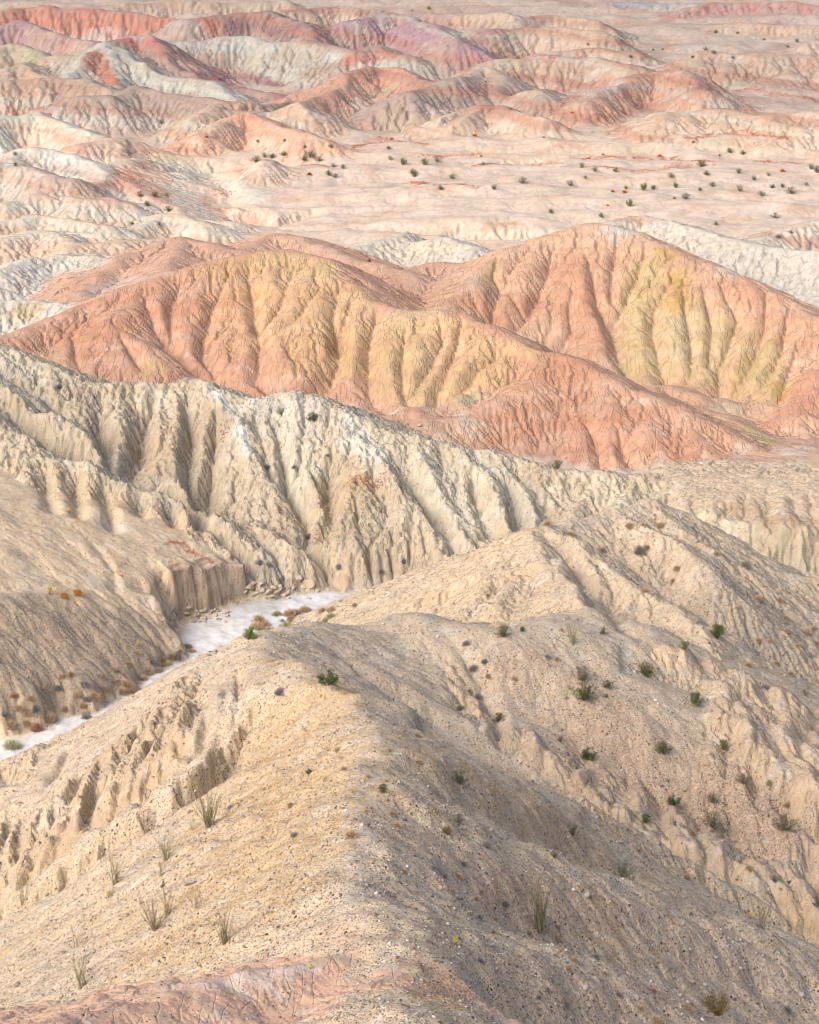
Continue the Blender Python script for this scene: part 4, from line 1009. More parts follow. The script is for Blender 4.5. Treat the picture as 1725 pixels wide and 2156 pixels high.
TINT = TINT * (1 - sstep(430, 500, R2)[..., None] * np.array((0.24, 0.22, 0.17), np.float32))      # far clays darkened; the cool mauve cast is haze put into the colour
TINT = TINT * (1 + blur((REGJ == REGION_NAMES.index('terrace')).astype(np.float32), 3)[..., None] * np.array((0.10, 0.06, 0.0), np.float32))
TINT = TINT * np.where(pb > 0.5, 1.04, 1.0)[..., None]
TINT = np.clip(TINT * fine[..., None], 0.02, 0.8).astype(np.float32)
print("colour", time.time() - T0)

# ================================================================== material of the ground
def new_mat(name):
    m = bpy.data.materials.new(name); m.use_nodes = True
    t = m.node_tree; b = t.nodes["Principled BSDF"]
    b.inputs["Roughness"].default_value = 0.95
    b.inputs["Specular IOR Level"].default_value = 0.12
    return m, t, b
def node(t, kind, **kw):
    n = t.nodes.new(kind)
    for k, v in kw.items():
        if k.startswith('i_'): n.inputs[int(k[2:])].default_value = v
        else: setattr(n, k, v)
    return n
earth, t, b = new_mat("earth")
L = t.links.new
at = node(t, "ShaderNodeAttribute", attribute_name="tint")
am = node(t, "ShaderNodeAttribute", attribute_name="gravel")
geo = node(t, "ShaderNodeNewGeometry")
def noise(scale, detail=3, rough=0.6):
    n = node(t, "ShaderNodeTexNoise"); n.inputs["Scale"].default_value = scale; n.inputs["Detail"].default_value = detail; n.inputs["Roughness"].default_value = rough
    L(geo.outputs["Position"], n.inputs["Vector"]); return n
def mapr(src, a, b_, c, d):
    m = node(t, "ShaderNodeMapRange"); m.inputs[1].default_value = a; m.inputs[2].default_value = b_; m.inputs[3].default_value = c; m.inputs[4].default_value = d
    L(src, m.inputs[0]); return m
def mathn(op, a, b_=None):
    m = node(t, "ShaderNodeMath", operation=op)
    for i, s in enumerate((a, b_)):
        if s is None: continue
        if isinstance(s, (int, float)): m.inputs[i].default_value = s
        else: L(s, m.inputs[i])
    return m
def mixc(kind, fac, a, b_):
    m = node(t, "ShaderNodeMix", data_type='RGBA', blend_type=kind)
    if isinstance(fac, (int, float)): m.inputs[0].default_value = fac
    else: L(fac, m.inputs[0])
    for i, s in ((6, a), (7, b_)):
        if isinstance(s, tuple): m.inputs[i].default_value = s
        else: L(s, m.inputs[i])
    return m.outputs[2]
nA = noise(0.9, 3, 0.65); nB = noise(9.0, 2, 0.7)
va = mapr(nA.outputs["Fac"], 0.25, 0.75, 0.86, 1.12); vb = mapr(nB.outputs["Fac"], 0.2, 0.8, 0.84, 1.14)
vv = mathn('MULTIPLY', va.outputs[0], vb.outputs[0])
cc = node(t, "ShaderNodeCombineColor"); [L(vv.outputs[0], cc.inputs[i]) for i in range(3)]
base = mixc('MULTIPLY', 1.0, at.outputs["Color"], cc.outputs[0])
# pebbles: small stones of mixed colour
def stones(scale, cover_lo, cover_hi, base, ramp):
    v = node(t, "ShaderNodeTexVoronoi", feature='F1'); v.inputs["Scale"].default_value = scale
    L(geo.outputs["Position"], v.inputs["Vector"])
    sep = node(t, "ShaderNodeSeparateColor"); L(v.outputs["Color"], sep.inputs[0])
    cr = node(t, "ShaderNodeValToRGB")
    e = cr.color_ramp; e.interpolation = 'CONSTANT'
    while len(e.elements) < len(ramp): e.elements.new(0.5)
    for el, (p, c) in zip(e.elements, ramp):
        el.position = p; el.color = tuple(alb(*c)) + (1,)
    L(sep.outputs[0], cr.inputs[0])
    pick = mathn('LESS_THAN', sep.outputs[1], mathn('MULTIPLY', am.outputs["Fac"], cover_hi).outputs[0])
    inn = mathn('LESS_THAN', v.outputs["Distance"], 0.42)
    f = mathn('MULTIPLY', pick.outputs[0], inn.outputs[0])
    hgt = mathn('MULTIPLY', f.outputs[0], mathn('SUBTRACT', 0.45, v.outputs["Distance"]).outputs[0])
    return mixc('MIX', mathn('MULTIPLY', f.outputs[0], 0.92).outputs[0], base, cr.outputs[0]), hgt
RAMP = [(0.0, (112, 92, 80)), (0.14, (190, 160, 130)), (0.3, (222, 212, 198)), (0.45, (152, 124, 106)), (0.6, (236, 226, 212)), (0.75, (204, 172, 140)), (0.86, (246, 242, 236)), (0.94, (92, 78, 72))]
base, h1 = stones(12.0, 0, 1.0, base, RAMP)
base, h2 = stones(6.0, 0, 0.26, base, RAMP)
L(base, b.inputs["Base Color"])
hs = mathn('ADD', mathn('MULTIPLY', h1.outputs[0], 0.14).outputs[0], mathn('MULTIPLY', h2.outputs[0], 0.30).outputs[0])
nC = noise(3.0, 4, 0.7)
hs = mathn('ADD', hs.outputs[0], mathn('MULTIPLY', nC.outputs["Fac"], 0.08).outputs[0])
# drying cracks and hair rills, drawn out down the slope
ac = node(t, "ShaderNodeAttribute", attribute_name="crack")
vm = node(t, "ShaderNodeVectorMath", operation='MULTIPLY'); L(geo.outputs["Position"], vm.inputs[0]); vm.inputs[1].default_value = (1.5, 0.34, 0.5)
vo = node(t, "ShaderNodeTexNoise"); vo.inputs["Scale"].default_value = 0.75; vo.inputs["Detail"].default_value = 2.5; vo.inputs["Roughness"].default_value = 0.55; L(vm.outputs[0], vo.inputs["Vector"])
ab = mathn('ABSOLUTE', mathn('SUBTRACT', vo.outputs["Fac"], 0.5).outputs[0])
ck = mapr(ab.outputs[0], 0.0, 0.028, -1.0, 0.0)
hs = mathn('ADD', hs.outputs[0], mathn('MULTIPLY', mathn('MULTIPLY', ck.outputs[0], ac.outputs["Fac"]).outputs[0], 0.10).outputs[0])
bump = node(t, "ShaderNodeBump"); bump.inputs["Strength"].default_value = 0.8; bump.inputs["Distance"].default_value = 1.0
L(hs.outputs[0], bump.inputs["Height"]); L(bump.outputs[0], b.inputs["Normal"])

CRACK = np.full((NR, NC), 0.25, np.float32)
for n, g in (('painted_hill_a', 1.0), ('painted_hill_b', 1.0), ('rose_ridge', 0.9), ('gravel_ridge', 0.0), ('terrace', 0.1), ('pink_mound', 0.3), ('cliff_ridge', 0.6), ('left_spur', 0.5), ('tan_spur', 0.5), ('middle_ridge', 0.25), ('pale_ridge', 0.7), ('base', 0.15), ('pink_dome', 0.8), ('pink_hill', 0.8)):
    CRACK[REGJ == REGION_NAMES.index(n)] = g
CRACK = blur(CRACK, 3) * (1 - np.clip(sand_m, 0, 1)).astype(np.float32)
# ================================================================== one object for each hill
LAB = REG.copy()
for n in ('red_flat',): LAB[LAB == REGION_NAMES.index(n)] = 0
WASH_ID = len(REGION_NAMES)
LAB[WD < 0.02] = WASH_ID
names = REGION_NAMES + ['dry_wash']
# tidy the borders
sc_best = np.full(LAB.shape, -1.0, np.float32); sc_id = LAB.copy()
for i in range(len(names)):
    m = (LAB == i)
    if not m.any(): continue
    ind = m.astype(np.float32)
    ind = blur(ind, 4)
    up_ = ind > sc_best
    sc_best = np.where(up_, ind, sc_best); sc_id = np.where(up_, i, sc_id)
LAB = np.where(WD < 0.02, WASH_ID, np.where(sc_id == WASH_ID, LAB, sc_id))
# normals of the whole ground, so that no seam shows
dzr = np.gradient(H, axis=0); dxr = np.gradient(X, axis=0); dyr = np.gradient(Y, axis=0)
dzc = np.gradient(H, axis=1); dxc = np.gradient(X, axis=1); dyc = np.gradient(Y, axis=1)
NX = dyc * dzr - dzc * dyr; NY = dzc * dxr - dxc * dzr; NZ = dxc * dyr - dyc * dxr
nl = np.sqrt(NX * NX + NY * NY + NZ * NZ); NRM = np.stack([NX / nl, NY / nl, NZ / nl], -1).astype(np.float32)
GNAME = {'base': ('desert_plain', 'pale pinkish desert plain with low bushes beyond the painted hills'),
         'painted_hill_a': ('painted_hill', 'broad gullied hill of terracotta and yellow clay above the pale cliffs'),
         'painted_hill_b': ('painted_hill', 'higher salmon and mustard clay hill with deep gullies, behind the terracotta one'),
         'dry_wash': ('dry_wash', 'flat white sand bed of a dry wash'), 'gravel_ridge': ('gravel_ridge', 'gravel-strewn ridge winding from the foreground to the sand wash'),
         'cliff_ridge': ('cliff_ridge', 'pale gullied clay cliffs rising behind the sand wash'), 'terrace': ('terrace', 'sandy terrace with a cut bank left of the sand wash'),
         'middle_ridge': ('rocky_ridge', 'tan rocky ridge with a peak in front of the pale cliffs'), 'left_spur': ('cliff_spur', 'tan cliff-faced spur between gravel slope and sand wash'),
         'tan_spur': ('clay_spur', 'bare tan clay spurs between dark gravel slopes'), 'pink_mound': ('pink_mound', 'pink crusted clay mound at the foot of the gravel ridge'),
         'tan_plateau': ('plateau', 'tan plateau edge behind the rocky ridge')}
NPEEK = {}
verts = np.stack([X, Y, H], -1).reshape(-1, 3).astype(np.float32)
idx = np.arange(NR * NC).reshape(NR, NC)
quads = np.stack([idx[:-1, :-1], idx[:-1, 1:], idx[1:, 1:], idx[1:, :-1]], -1)
fl = LAB[:-1, :-1]
def ground_object(name, label, q):
    used = np.unique(q)
    remap = np.full(NR * NC, -1, np.int32); remap[used] = np.arange(len(used), dtype=np.int32)
    me = bpy.data.meshes.new(name)
    me.vertices.add(len(used)); me.vertices.foreach_set("co", verts[used].ravel())
    me.loops.add(q.size); me.loops.foreach_set("vertex_index", remap[q].ravel())
    me.polygons.add(len(q)); me.polygons.foreach_set("loop_start", np.arange(0, q.size, 4, dtype=np.int32))
    me.update(calc_edges=True)
    me.shade_smooth()
    ca = me.color_attributes.new("tint", 'FLOAT_COLOR', 'POINT')
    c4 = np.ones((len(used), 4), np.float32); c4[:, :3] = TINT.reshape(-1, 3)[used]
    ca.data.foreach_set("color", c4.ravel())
    ga = me.attributes.new("gravel", 'FLOAT', 'POINT'); ga.data.foreach_set("value", GRAV.ravel()[used])
    gc = me.attributes.new("crack", 'FLOAT', 'POINT'); gc.data.foreach_set("value", CRACK.ravel()[used])
    me.normals_split_custom_set_from_vertices(NRM.reshape(-1, 3)[used])
    me.materials.append(earth)
    ob = bpy.data.objects.new(name, me); ob["kind"] = "structure"
    if label: ob["label"] = label
    COL.objects.link(ob)
    return ob
for i, n in enumerate(names):
    q = quads[fl == i]
    if len(q) == 0: continue
    nm, lb = GNAME.get(n, (n, None))
    ground_object(nm, lb, q)
print("ground mesh", time.time() - T0, "tris", 2 * (NR - 1) * (NC - 1))

# ground that runs on to the horizon on all sides, below the surveyed hills
gm = bpy.data.meshes.new("ground")
_rings = [(260, -14), (600, -14), (1100, -10), (2500, -20), (9000, -40)]
_gv, _gf = [], []
NSEG = 72
for (rr_, zz) in _rings:
    for k in range(NSEG):
        a_ = 2 * math.pi * k / NSEG
        _gv.append((rr_ * math.sin(a_), rr_ * math.cos(a_), zz + 3 * math.sin(k * 1.7 + rr_)))
for i in range(len(_rings) - 1):
    for k in range(NSEG):
        k2 = (k + 1) % NSEG
        _gf.append((i * NSEG + k, i * NSEG + k2, (i + 1) * NSEG + k2, (i + 1) * NSEG + k))
_gf.append(tuple(range(NSEG - 1, -1, -1)))
gm.from_pydata(_gv, [], _gf)
gmat, t, b = new_mat("far earth")
nz_ = node(t, "ShaderNodeTexNoise"); nz_.inputs["Scale"].default_value = 0.01
cr_ = node(t, "ShaderNodeValToRGB"); cr_.color_ramp.elements[0].color = (0.34, 0.26, 0.2, 1); cr_.color_ramp.elements[1].color = (0.5, 0.4, 0.32, 1)
tc_ = node(t, "ShaderNodeTexCoord"); t.links.new(tc_.outputs["Object"], nz_.inputs["Vector"]); t.links.new(nz_.outputs[0], cr_.inputs[0]); t.links.new(cr_.outputs[0], b.inputs["Base Color"])
gm.materials.append(gmat)
go = bpy.data.objects.new("ground", gm); go["kind"] = "structure"; COL.objects.link(go)

# ================================================================== plants and stones
RNG = random.Random(7)
def veg_mat(name, two_sided=True, rough=0.8):
    m, t, b = new_mat(name)
    a = node(t, "ShaderNodeAttribute", attribute_name="tint")
    n = node(t, "ShaderNodeTexNoise"); n.inputs["Scale"].default_value = 14
    g = node(t, "ShaderNodeNewGeometry"); t.links.new(g.outputs["Position"], n.inputs["Vector"])
    mr = node(t, "ShaderNodeMapRange"); mr.inputs[3].default_value = 0.75; mr.inputs[4].default_value = 1.25; t.links.new(n.outputs["Fac"], mr.inputs[0])
    mx = node(t, "ShaderNodeMix", data_type='RGBA', blend_type='MULTIPLY'); mx.inputs[0].default_value = 1
    c = node(t, "ShaderNodeCombineColor"); [t.links.new(mr.outputs[0], c.inputs[i]) for i in range(3)]
    t.links.new(a.outputs["Color"], mx.inputs[6]); t.links.new(c.outputs[0], mx.inputs[7]); t.links.new(mx.outputs[2], b.inputs["Base Color"])
    b.inputs["Roughness"].default_value = rough
    return m
M_LEAF = veg_mat("leaf", rough=0.6); M_WOOD = veg_mat("dry wood"); M_STONE = veg_mat("stone", rough=0.9)

class MB:
    def __init__(s): s.v = []; s.f = []; s.c = []
    def tube(s, pts, r0, r1, col, n=4):
        """tapering stalk along pts"""
        base = len(s.v)
        for i, p in enumerate(pts):
            t_ = i / (len(pts) - 1)
            r = r0 + (r1 - r0) * t_
            d = (Vector(pts[min(i + 1, len(pts) - 1)]) - Vector(pts[max(i - 1, 0)])).normalized()
            a = d.orthogonal().normalized(); bb = d.cross(a)
            for k in range(n):
                w = 2 * math.pi * k / n
                q = Vector(p) + a * (r * math.cos(w)) + bb * (r * math.sin(w))
                s.v.append(tuple(q)); s.c.append(col)
        for i in range(len(pts) - 1):
            for k in range(n):
                k2 = (k + 1) % n
                s.f.append((base + i * n + k, base + i * n + k2, base + (i + 1) * n + k2, base + (i + 1) * n + k))
    def leaf(s, p, d, w, l, col):
        d = Vector(d).normalized(); a = d.orthogonal().normalized()
        a.rotate(__import__('mathutils').Quaternion(d, RNG.uniform(0, 6.28)))
        p = Vector(p); base = len(s.v)
        nrm = d.cross(a)
        for q in (p, p + d * l * 0.5 + a * w * 0.5 + nrm * w * 0.12, p + d * l, p + d * l * 0.5 - a * w * 0.5 + nrm * w * 0.12):
            s.v.append(tuple(q)); s.c.append(col)
        s.f.append((base, base + 1, base + 2, base + 3))
    def lump(s, center, rad, col, seed, sub=1, rough=0.25):
        bm = bmesh.new(); bmesh.ops.create_icosphere(bm, subdivisions=sub, radius=1.0)
        rn = random.Random(seed); base = len(s.v)
        ph_ = [rn.uniform(0, 6.28) for _ in range(6)]
        for v in bm.verts:
            c = v.co
            k = 1 + rough * (math.sin(2.3 * c.x + ph_[0]) * math.cos(2.1 * c.y + ph_[1]) + 0.6 * math.sin(4.1 * c.z + 3 * c.x + ph_[2])) + rn.uniform(-1, 1) * rough * 0.3
            s.v.append((center[0] + c.x * k * rad[0], center[1] + c.y * k * rad[1], center[2] + c.z * k * rad[2])); s.c.append(col)
        for f in bm.faces: s.f.append(tuple(base + v.index for v in f.verts))
        bm.free()
    def mesh(s, name, mat, smooth=False):
        me = bpy.data.meshes.new(name); me.from_pydata(s.v, [], s.f); me.update()
        ca = me.color_attributes.new("tint", 'FLOAT_COLOR', 'POINT')
        ca.data.foreach_set("color", np.array([(c[0], c[1], c[2], 1) for c in s.c], np.float32).ravel())
        if smooth: me.shade_smooth()
        me.materials.append(mat)
        return me

def jit(c, a=0.25):
    k = 1 + RNG.uniform(-a, a)
    return (c[0] * k, c[1] * k * RNG.uniform(0.93, 1.07), c[2] * k)

def stalk(r_out, h, bend=0.3, n=4, x0=0.0, y0=0.0):
    a = RNG.uniform(0, 2 * math.pi)
    pts = []
    wob = RNG.uniform(-0.5, 0.5)
    for i in range(n + 1):
        t_ = i / n
        rr_ = r_out * (t_ ** (1 - bend))
        pts.append((x0 + rr_ * math.cos(a + wob * t_), y0 + rr_ * math.sin(a + wob * t_), h * t_))
    return pts

# ---- creosote bush: many grey stems fanning from the base, small dark leaves along their upper halves; unit height 1
def creosote_meshes(leafcol, density=1.0, spread=0.62):
    st = MB(); lf = MB()
    for i in range(22):
        k_ = RNG.uniform(0.1, 1.0); h = RNG.uniform(0.8, 1.0) * (1.0 - 0.55 * k_ * k_); pts = stalk(spread * k_, h, RNG.uniform(0.1, 0.45), 4)
        st.tube(pts, 0.016, 0.006, jit((0.20, 0.17, 0.14)), 3)
        tips = [(pts, 0.3)]
        for j in range(4):
            k = RNG.randint(1, 3); o = Vector(pts[k]); e = o + Vector((RNG.uniform(-.2, .2), RNG.uniform(-.2, .2), RNG.uniform(.02, .22)))
            br = [tuple(o), tuple((o + e) / 2 + Vector((RNG.uniform(-.03, .03), RNG.uniform(-.03, .03), 0))), tuple(e)]
            st.tube(br, 0.008, 0.004, jit((0.20, 0.17, 0.14)), 3); tips.append((br, 0.1))
        for br, t0 in tips:
            for j in range(int(11 * density)):
                t_ = RNG.uniform(t0, 1.0) * (len(br) - 1); k = min(int(t_), len(br) - 2); f = t_ - k
                o = Vector(br[k]).lerp(Vector(br[k + 1]), f) + Vector((RNG.gauss(0, .03), RNG.gauss(0, .03), RNG.gauss(0, .03)))
                lf.leaf(o, (RNG.gauss(0, 1), RNG.gauss(0, 1), RNG.gauss(0.7, .7)), RNG.uniform(.03, .055), RNG.uniform(.05, .085), jit(leafcol, .4))
    return st.mesh("stem_cluster", M_WOOD), lf.mesh("foliage", M_LEAF)
CREO = [creosote_meshes((0.08, 0.115, 0.03)), creosote_meshes((0.07, 0.105, 0.032), 1.2, .6), creosote_meshes((0.10, 0.12, 0.035), 0.8, .8), creosote_meshes((0.085, 0.11, 0.04), 1.0, .7)]
CREO_SPARSE = [creosote_meshes((0.10, 0.115, 0.05), 0.45, .7), creosote_meshes((0.12, 0.125, 0.06), 0.35, .6)]
CREO_OLIVE = [creosote_meshes((0.17, 0.12, 0.03), 0.8, .55)]
CREO_FAR = [creosote_meshes((0.13, 0.16, 0.06), 0.7, .75), creosote_meshes((0.11, 0.15, 0.05), 0.9, .65), creosote_meshes((0.15, 0.165, 0.075), 0.5, .8)]
GREEN = [creosote_meshes((0.12, 0.19, 0.03), 1.3, .6)]

RUST_AT = [hit(u, v, 335) for (u, v) in ((652, 368), (279, 472), (435, 289), (825, 293), (1000, 287), (1270, 326), (1390, 330), (1240, 334), (1205, 238), (1460, 300), (1315, 405), (1648, 361), (1420, 418))]
def where(p):
    """what a thing stands on, in words"""
    r = math.hypot(p[0], p[1]); a = math.atan2(p[0], p[1])
    i = int(np.clip(np.searchsorted(RAD, r), 0, NR - 1)); j = int(np.clip(np.searchsorted(PHI, a), 0, NC - 1))
    n = REGION_NAMES[LAB[i, j]] if LAB[i, j] < len(REGION_NAMES) else 'dry_wash'
    if r > 335:
        if any(q and math.hypot(q[0] - p[0], q[1] - p[1]) < 9 for q in RUST_AT): return 'near a rust orange shrub on the far plain'
        if n in ('pink_hill', 'white_hill'): return 'on the low %s hills of the plain' % n.split('_')[0]
        if n == 'pale_ridge': return 'on the pale ridge behind the painted hills'
        if r > 470: return 'among the most distant hills'
        if r < 388: return 'on the rim of the plain behind the painted hills'
        return 'on the open far plain' if n == 'base' else 'on a low rise of the far plain'
    side = 'sunlit' if NRM[i, j, 0] < -0.05 else 'shaded'
    t_ = {'gravel_ridge': 'on the %s flank of the near gravel ridge' % side if r < 138 else 'on the gravel of the winding saddle', 'middle_ridge': 'on the %s side of the rocky peak ridge' % side, 'tan_spur': 'on a bare clay spur',
          'pink_mound': 'on the pink mound', 'terrace': 'on the terrace beside the wash', 'cliff_ridge': 'on the pale cliffs', 'left_spur': 'on the cliff-faced spur', 'dry_wash': 'on the white sand', 'tan_plateau': 'on the tan plateau'}
    return t_.get(n, 'on the desert ground')
def put(name, parts, pos, size, label, cat, group=None, rz=None, sq=1.0, sink=0.04):
    """an Empty at the plant's foot with its parts as children"""
    e = bpy.data.objects.new(name, None); e.empty_display_size = 0.2
    e.location = (pos[0], pos[1], pos[2] - sink * size); e.scale = (size * sq, size * sq, size)
    e.rotation_euler = (0, 0, RNG.uniform(0, 6.28) if rz is None else rz)
    e["label"] = label; e["category"] = cat
    if group: e["group"] = group
    COL.objects.link(e)
    for pn, me in parts:
        o = bpy.data.objects.new(pn, me); o.parent = e; COL.objects.link(o)
    return e
def put1(name, me, pos, size, label, cat, group=None, rot=None, sq=(1, 1, 1), sink=0.1):
    o = bpy.data.objects.new(name, me)
    o.location = (pos[0], pos[1], pos[2] - sink * size); o.scale = (size * sq[0], size * sq[1], size * sq[2])
    o.rotation_euler = rot or (0, 0, RNG.uniform(0, 6.28))
    o["label"] = label; o["category"] = cat
    if group: o["group"] = group
    COL.objects.link(o); return o
def metres(px, p):
    return px * math.sqrt(p[0] ** 2 + p[1] ** 2 + (CAM_H - p[2]) ** 2) / FPX

# places: (u, v of the foot, height in pixels of the 1725-wide view, label)
G_RIGHT = 'bushes on the dark gravel slopes'
def bush(u, v, hpx, label, group=None, kinds=CREO, rmin=60.0, name='creosote_bush', lim=(0.3, 3.0), sq=1.0):
    p = hit(u, v, rmin)
    if p is None: return
    h = min(max(metres(hpx, p), lim[0]), lim[1])
    k = RNG.choice(kinds)
    if '@' in label: w_ = where(p); label = label.replace('@', w_); group = 'bushes ' + w_
    if k in CREO_SPARSE and len(kinds) > 2 and group: label = label.replace('small green creosote', 'thin greyish creosote').replace('broad green creosote', 'thin greyish creosote'); group += ', thin ones'
    put(name, [('stem_cluster', k[0]), ('foliage', k[1])], p, h, label, 'bush', group, sq=sq)
bush(690, 1443, 42, 'dark green creosote bush on the crest of the gravel ridge', rmin=115, sq=1.15)
bush(526, 1346, 32, 'bright green bush on the rim above the white sand', kinds=GREEN, rmin=140)
bush(660, 886, 24, 'green creosote bush on top of the pale clay cliffs', rmin=225, sq=1.2)
bush(1172, 988, 24, 'green creosote bush on the cliff edge below the terracotta hill', rmin=225)
bush(1060, 1341, 30, 'narrow green bush on the saddle of the gravel ridge', rmin=150)
bush(1226, 1432, 40, 'leggy creosote bush above a wider one on the dark slope', rmin=140, kinds=CREO_SPARSE + CREO[:1])
bush(1230, 1474, 48, 'wide dark creosote bush just below a leggy one', rmin=140)
bush(1360, 1422, 36, 'green creosote bush at the foot of the tan clay spur', rmin=140)
bush(1463, 1484, 36, 'dark creosote bush against the near face of the tan spur', rmin=140)
bush(1511, 1342, 38, 'dark creosote bush in the stony gully under the rocky ridge', rmin=160)
bush(1440, 1368, 22, 'small green bush just behind the tan spur crest', rmin=160)
bush(808, 1668, 24, 'compact bright green bush on the crest of the near ridge', rmin=80)
bush(943, 1757, 24, 'olive brown low bush beside a greyer one', rmin=70, kinds=CREO_OLIVE)
bush(1510, 2138, 62, 'large olive-brown bush low on the near gravel slope', rmin=60, kinds=CREO_OLIVE)
for (u, v, h) in ((1050, 1520, 24), (1280, 1448, 22), (1240, 1600, 34), (1396, 1586, 32), (1525, 1578, 26), (1420, 1696, 30), (1360, 1732, 24), (1168, 1805, 16), (1100, 1330, 14), (1270, 1335, 16), (650, 1630, 16)):
    bush(u, v, h, 'dark green creosote bush @', G_RIGHT, CREO, 95)
for (u, v, h) in ((1500, 1742, 44), (1652, 1748, 46), (1565, 1650, 28), (1500, 1690, 28), (1206, 1760, 34), (1310, 1846, 42), (968, 1650, 38), (965, 1732, 26), (1632, 1858, 22), (1722, 1908, 28), (1695, 1465, 20), (1180, 1560, 18)):
    bush(u, v, h, 'sparse grey-green bush with bare stems @', 'bare-stemmed bushes on the gravel slopes', CREO_SPARSE, 95)
c1 = [(1085, 597), (1200, 596), (1285, 622), (1395, 622), (1637, 628), (1645, 674), (1700, 694), (1345, 680), (1405, 704), (1445, 710), (1385, 738), (1413, 748), (1197, 656), (1115, 662), (1147, 666), (1280, 676), (1307, 662), (1080, 684),
      (710, 890), (703, 826), (655, 828), (590, 828), (672, 948), (620, 868), (65, 698), (65, 654), (680, 522)]
c2 = [(15, 735), (180, 752), (115, 682), (310, 695), (355, 797), (475, 772), (676, 782), (740, 752), (868, 724), (595, 898), (130, 799), (300, 660), (1225, 702), (1223, 804), (1162, 838), (1510, 740), (1390, 804), (1480, 824), (1527, 792),
      (1385, 730), (1250, 738), (1305, 658), (1347, 643), (1403, 650), (1605, 816), (1670, 780), (1715, 726), (925, 868), (1025, 798), (910, 797), (805, 915), (1290, 948), (1605, 982), (1552, 1002), (1540, 919), (1570, 790), (1275, 786),
      (780, 722), (725, 706), (65, 694), (1065, 210), (1025, 214), (895, 212), (1288, 140), (1380, 142), (1492, 170), (1590, 200), (750, 190), (1360, 246), (1280, 226), (1245, 211), (1190, 245), (930, 243), (1630, 176), (1450, 758), (1100, 748), (985, 800), (1120, 790), (1690, 712), (20, 745), (80, 40), (10, 48)]
for k, (a_, b_) in enumerate([(x / 2, y / 2) for x, y in c1] + [(863 + x / 2, y / 2) for x, y in c2]):
    h = RNG.uniform(7, 16) * (1.15 if b_ > 330 else 0.8 if b_ > 150 else 0.6)
    bush(a_, b_, h, ('broad' if h > 11.5 else 'small') + ' green creosote bush @', 'creosote bushes dotted over the far plain', CREO_FAR + CREO_SPARSE[:1], 335, lim=(0.5, 2.0), sq=1.25)
bush(778, 552, 9, 'small dark bush on the pale ridge behind the terracotta hill', rmin=320, lim=(.5, 1.6))

# ---- ocotillo: a sheaf of long bare canes
def cane_mesh(h, out, seed):
    rn = random.Random(seed); m = MB()
    pts = []
    wx, wy = rn.uniform(-.05, .05), rn.uniform(-.05, .05)
    for i in range(8):
        t_ = i / 7
        pts.append((0.02 + out * t_ ** 1.25 + wx * math.sin(3.1 * t_ + seed), wy * math.sin(4.3 * t_ + 1), h * t_))
    m.tube(pts, 0.0085, 0.0035, (0.23 * rn.uniform(.8, 1.2), 0.20, 0.13), 4)
    for i in range(26):                       # thorns and dry leaf stubs
        t_ = rn.uniform(0.1, 0.95) * 7; k = min(int(t_), 6); o = Vector(pts[k]).lerp(Vector(pts[k + 1]), t_ - k)
        m.leaf(o, (rn.gauss(0, 1), rn.gauss(0, 1), rn.gauss(.2, .5)), 0.012, 0.04, (0.20, 0.17, 0.08))
    return m.mesh("cane", M_WOOD)
CANES = [cane_mesh(RNG.uniform(.72, 1.0), o_, i) for i, o_ in enumerate((0.04, .1, .16, .22, .28, .36, .45))]
def ocotillo(u, v, hpx, n, spread, label, rmin, group=None):
    p = hit(u, v, rmin)
    if p is None: return
    h = min(max(metres(hpx, p) * 1.12, 0.8), 4.5)
    e = put('ocotillo', [], p, h, label, 'ocotillo', group)
    lo = 0 if spread < 0.5 else 1
    hi = max(2, int(len(CANES) * spread + 0.99))
    for i in range(int(n * 1.3)):
        c = bpy.data.objects.new('cane', CANES[min(RNG.randint(lo, hi), len(CANES) - 1)])
        c.parent = e; c.rotation_euler = (0, 0, i * 2.399 + RNG.uniform(-.3, .3)); s_ = RNG.uniform(.62, 1.0); c.scale = (s_, s_, s_ * RNG.uniform(.9, 1.05))
        c.location = (RNG.uniform(-.03, .03), RNG.uniform(-.03, .03), 0)
        COL.objects.link(c)
OCO = [(440, 1742, 105, 24, 0.75, 'fullest spreading ocotillo, below the clay cliff on the gravel slope', 95),
       (473, 1987, 92, 18, 0.45, 'narrow upright ocotillo on the left gravel slope, beside no other', 70),
       (325, 1959, 80, 20, 0.9, 'wide low ocotillo leaning out on both sides', 75),
       (352, 1927, 78, 10, 0.7, 'thin wispy ocotillo just above a wide low one', 75),
       (412, 1914, 55, 6, 0.7, 'nearly bare ocotillo of a few pale canes beside fallen dead sticks', 75),
       (173, 2077, 95, 12, 0.5, 'slender tall ocotillo low on the left gravel slope', 65),
       (160, 1994, 75, 5, 0.6, 'dry ocotillo of a few thin canes above the slender tall one', 70),
       (243, 1862, 82, 14, 0.65, 'ocotillo in the gully below the left clay cliff', 85),
       (350, 1812, 70, 15, 0.8, 'bushy ocotillo beside a smaller one', 85),
       (340, 1844, 48, 9, 0.6, 'small ocotillo just below a bushy one', 85),
       (405, 1747, 30, 8, 0.6, 'very small ocotillo at the foot of the fullest one', 95),
       (458, 1656, 46, 6, 0.6, 'wispy ocotillo at the top of the gully', 100),
       (48, 1904, 62, 9, 0.7, 'grey ocotillo at the bottom of the clay cliff', 90),
       (1136, 1959, 120, 22, 0.4, 'tall dense ocotillo on the right gravel slope', 70),
       (1603, 1952, 88, 12, 0.9, 'open spreading ocotillo beside a yellow cholla at the clay spur', 85),
       (1205, 1356, 58, 14, 0.5, 'ocotillo standing on the saddle of the gravel ridge', 145),
       (1703, 1452, 48, 9, 0.8, 'bare grey ocotillo on the stony slope behind the tan spur', 150),
       (1040, 1678, 28, 8, 0.8, 'stubby ocotillo in the gravel on the right flank', 85)]
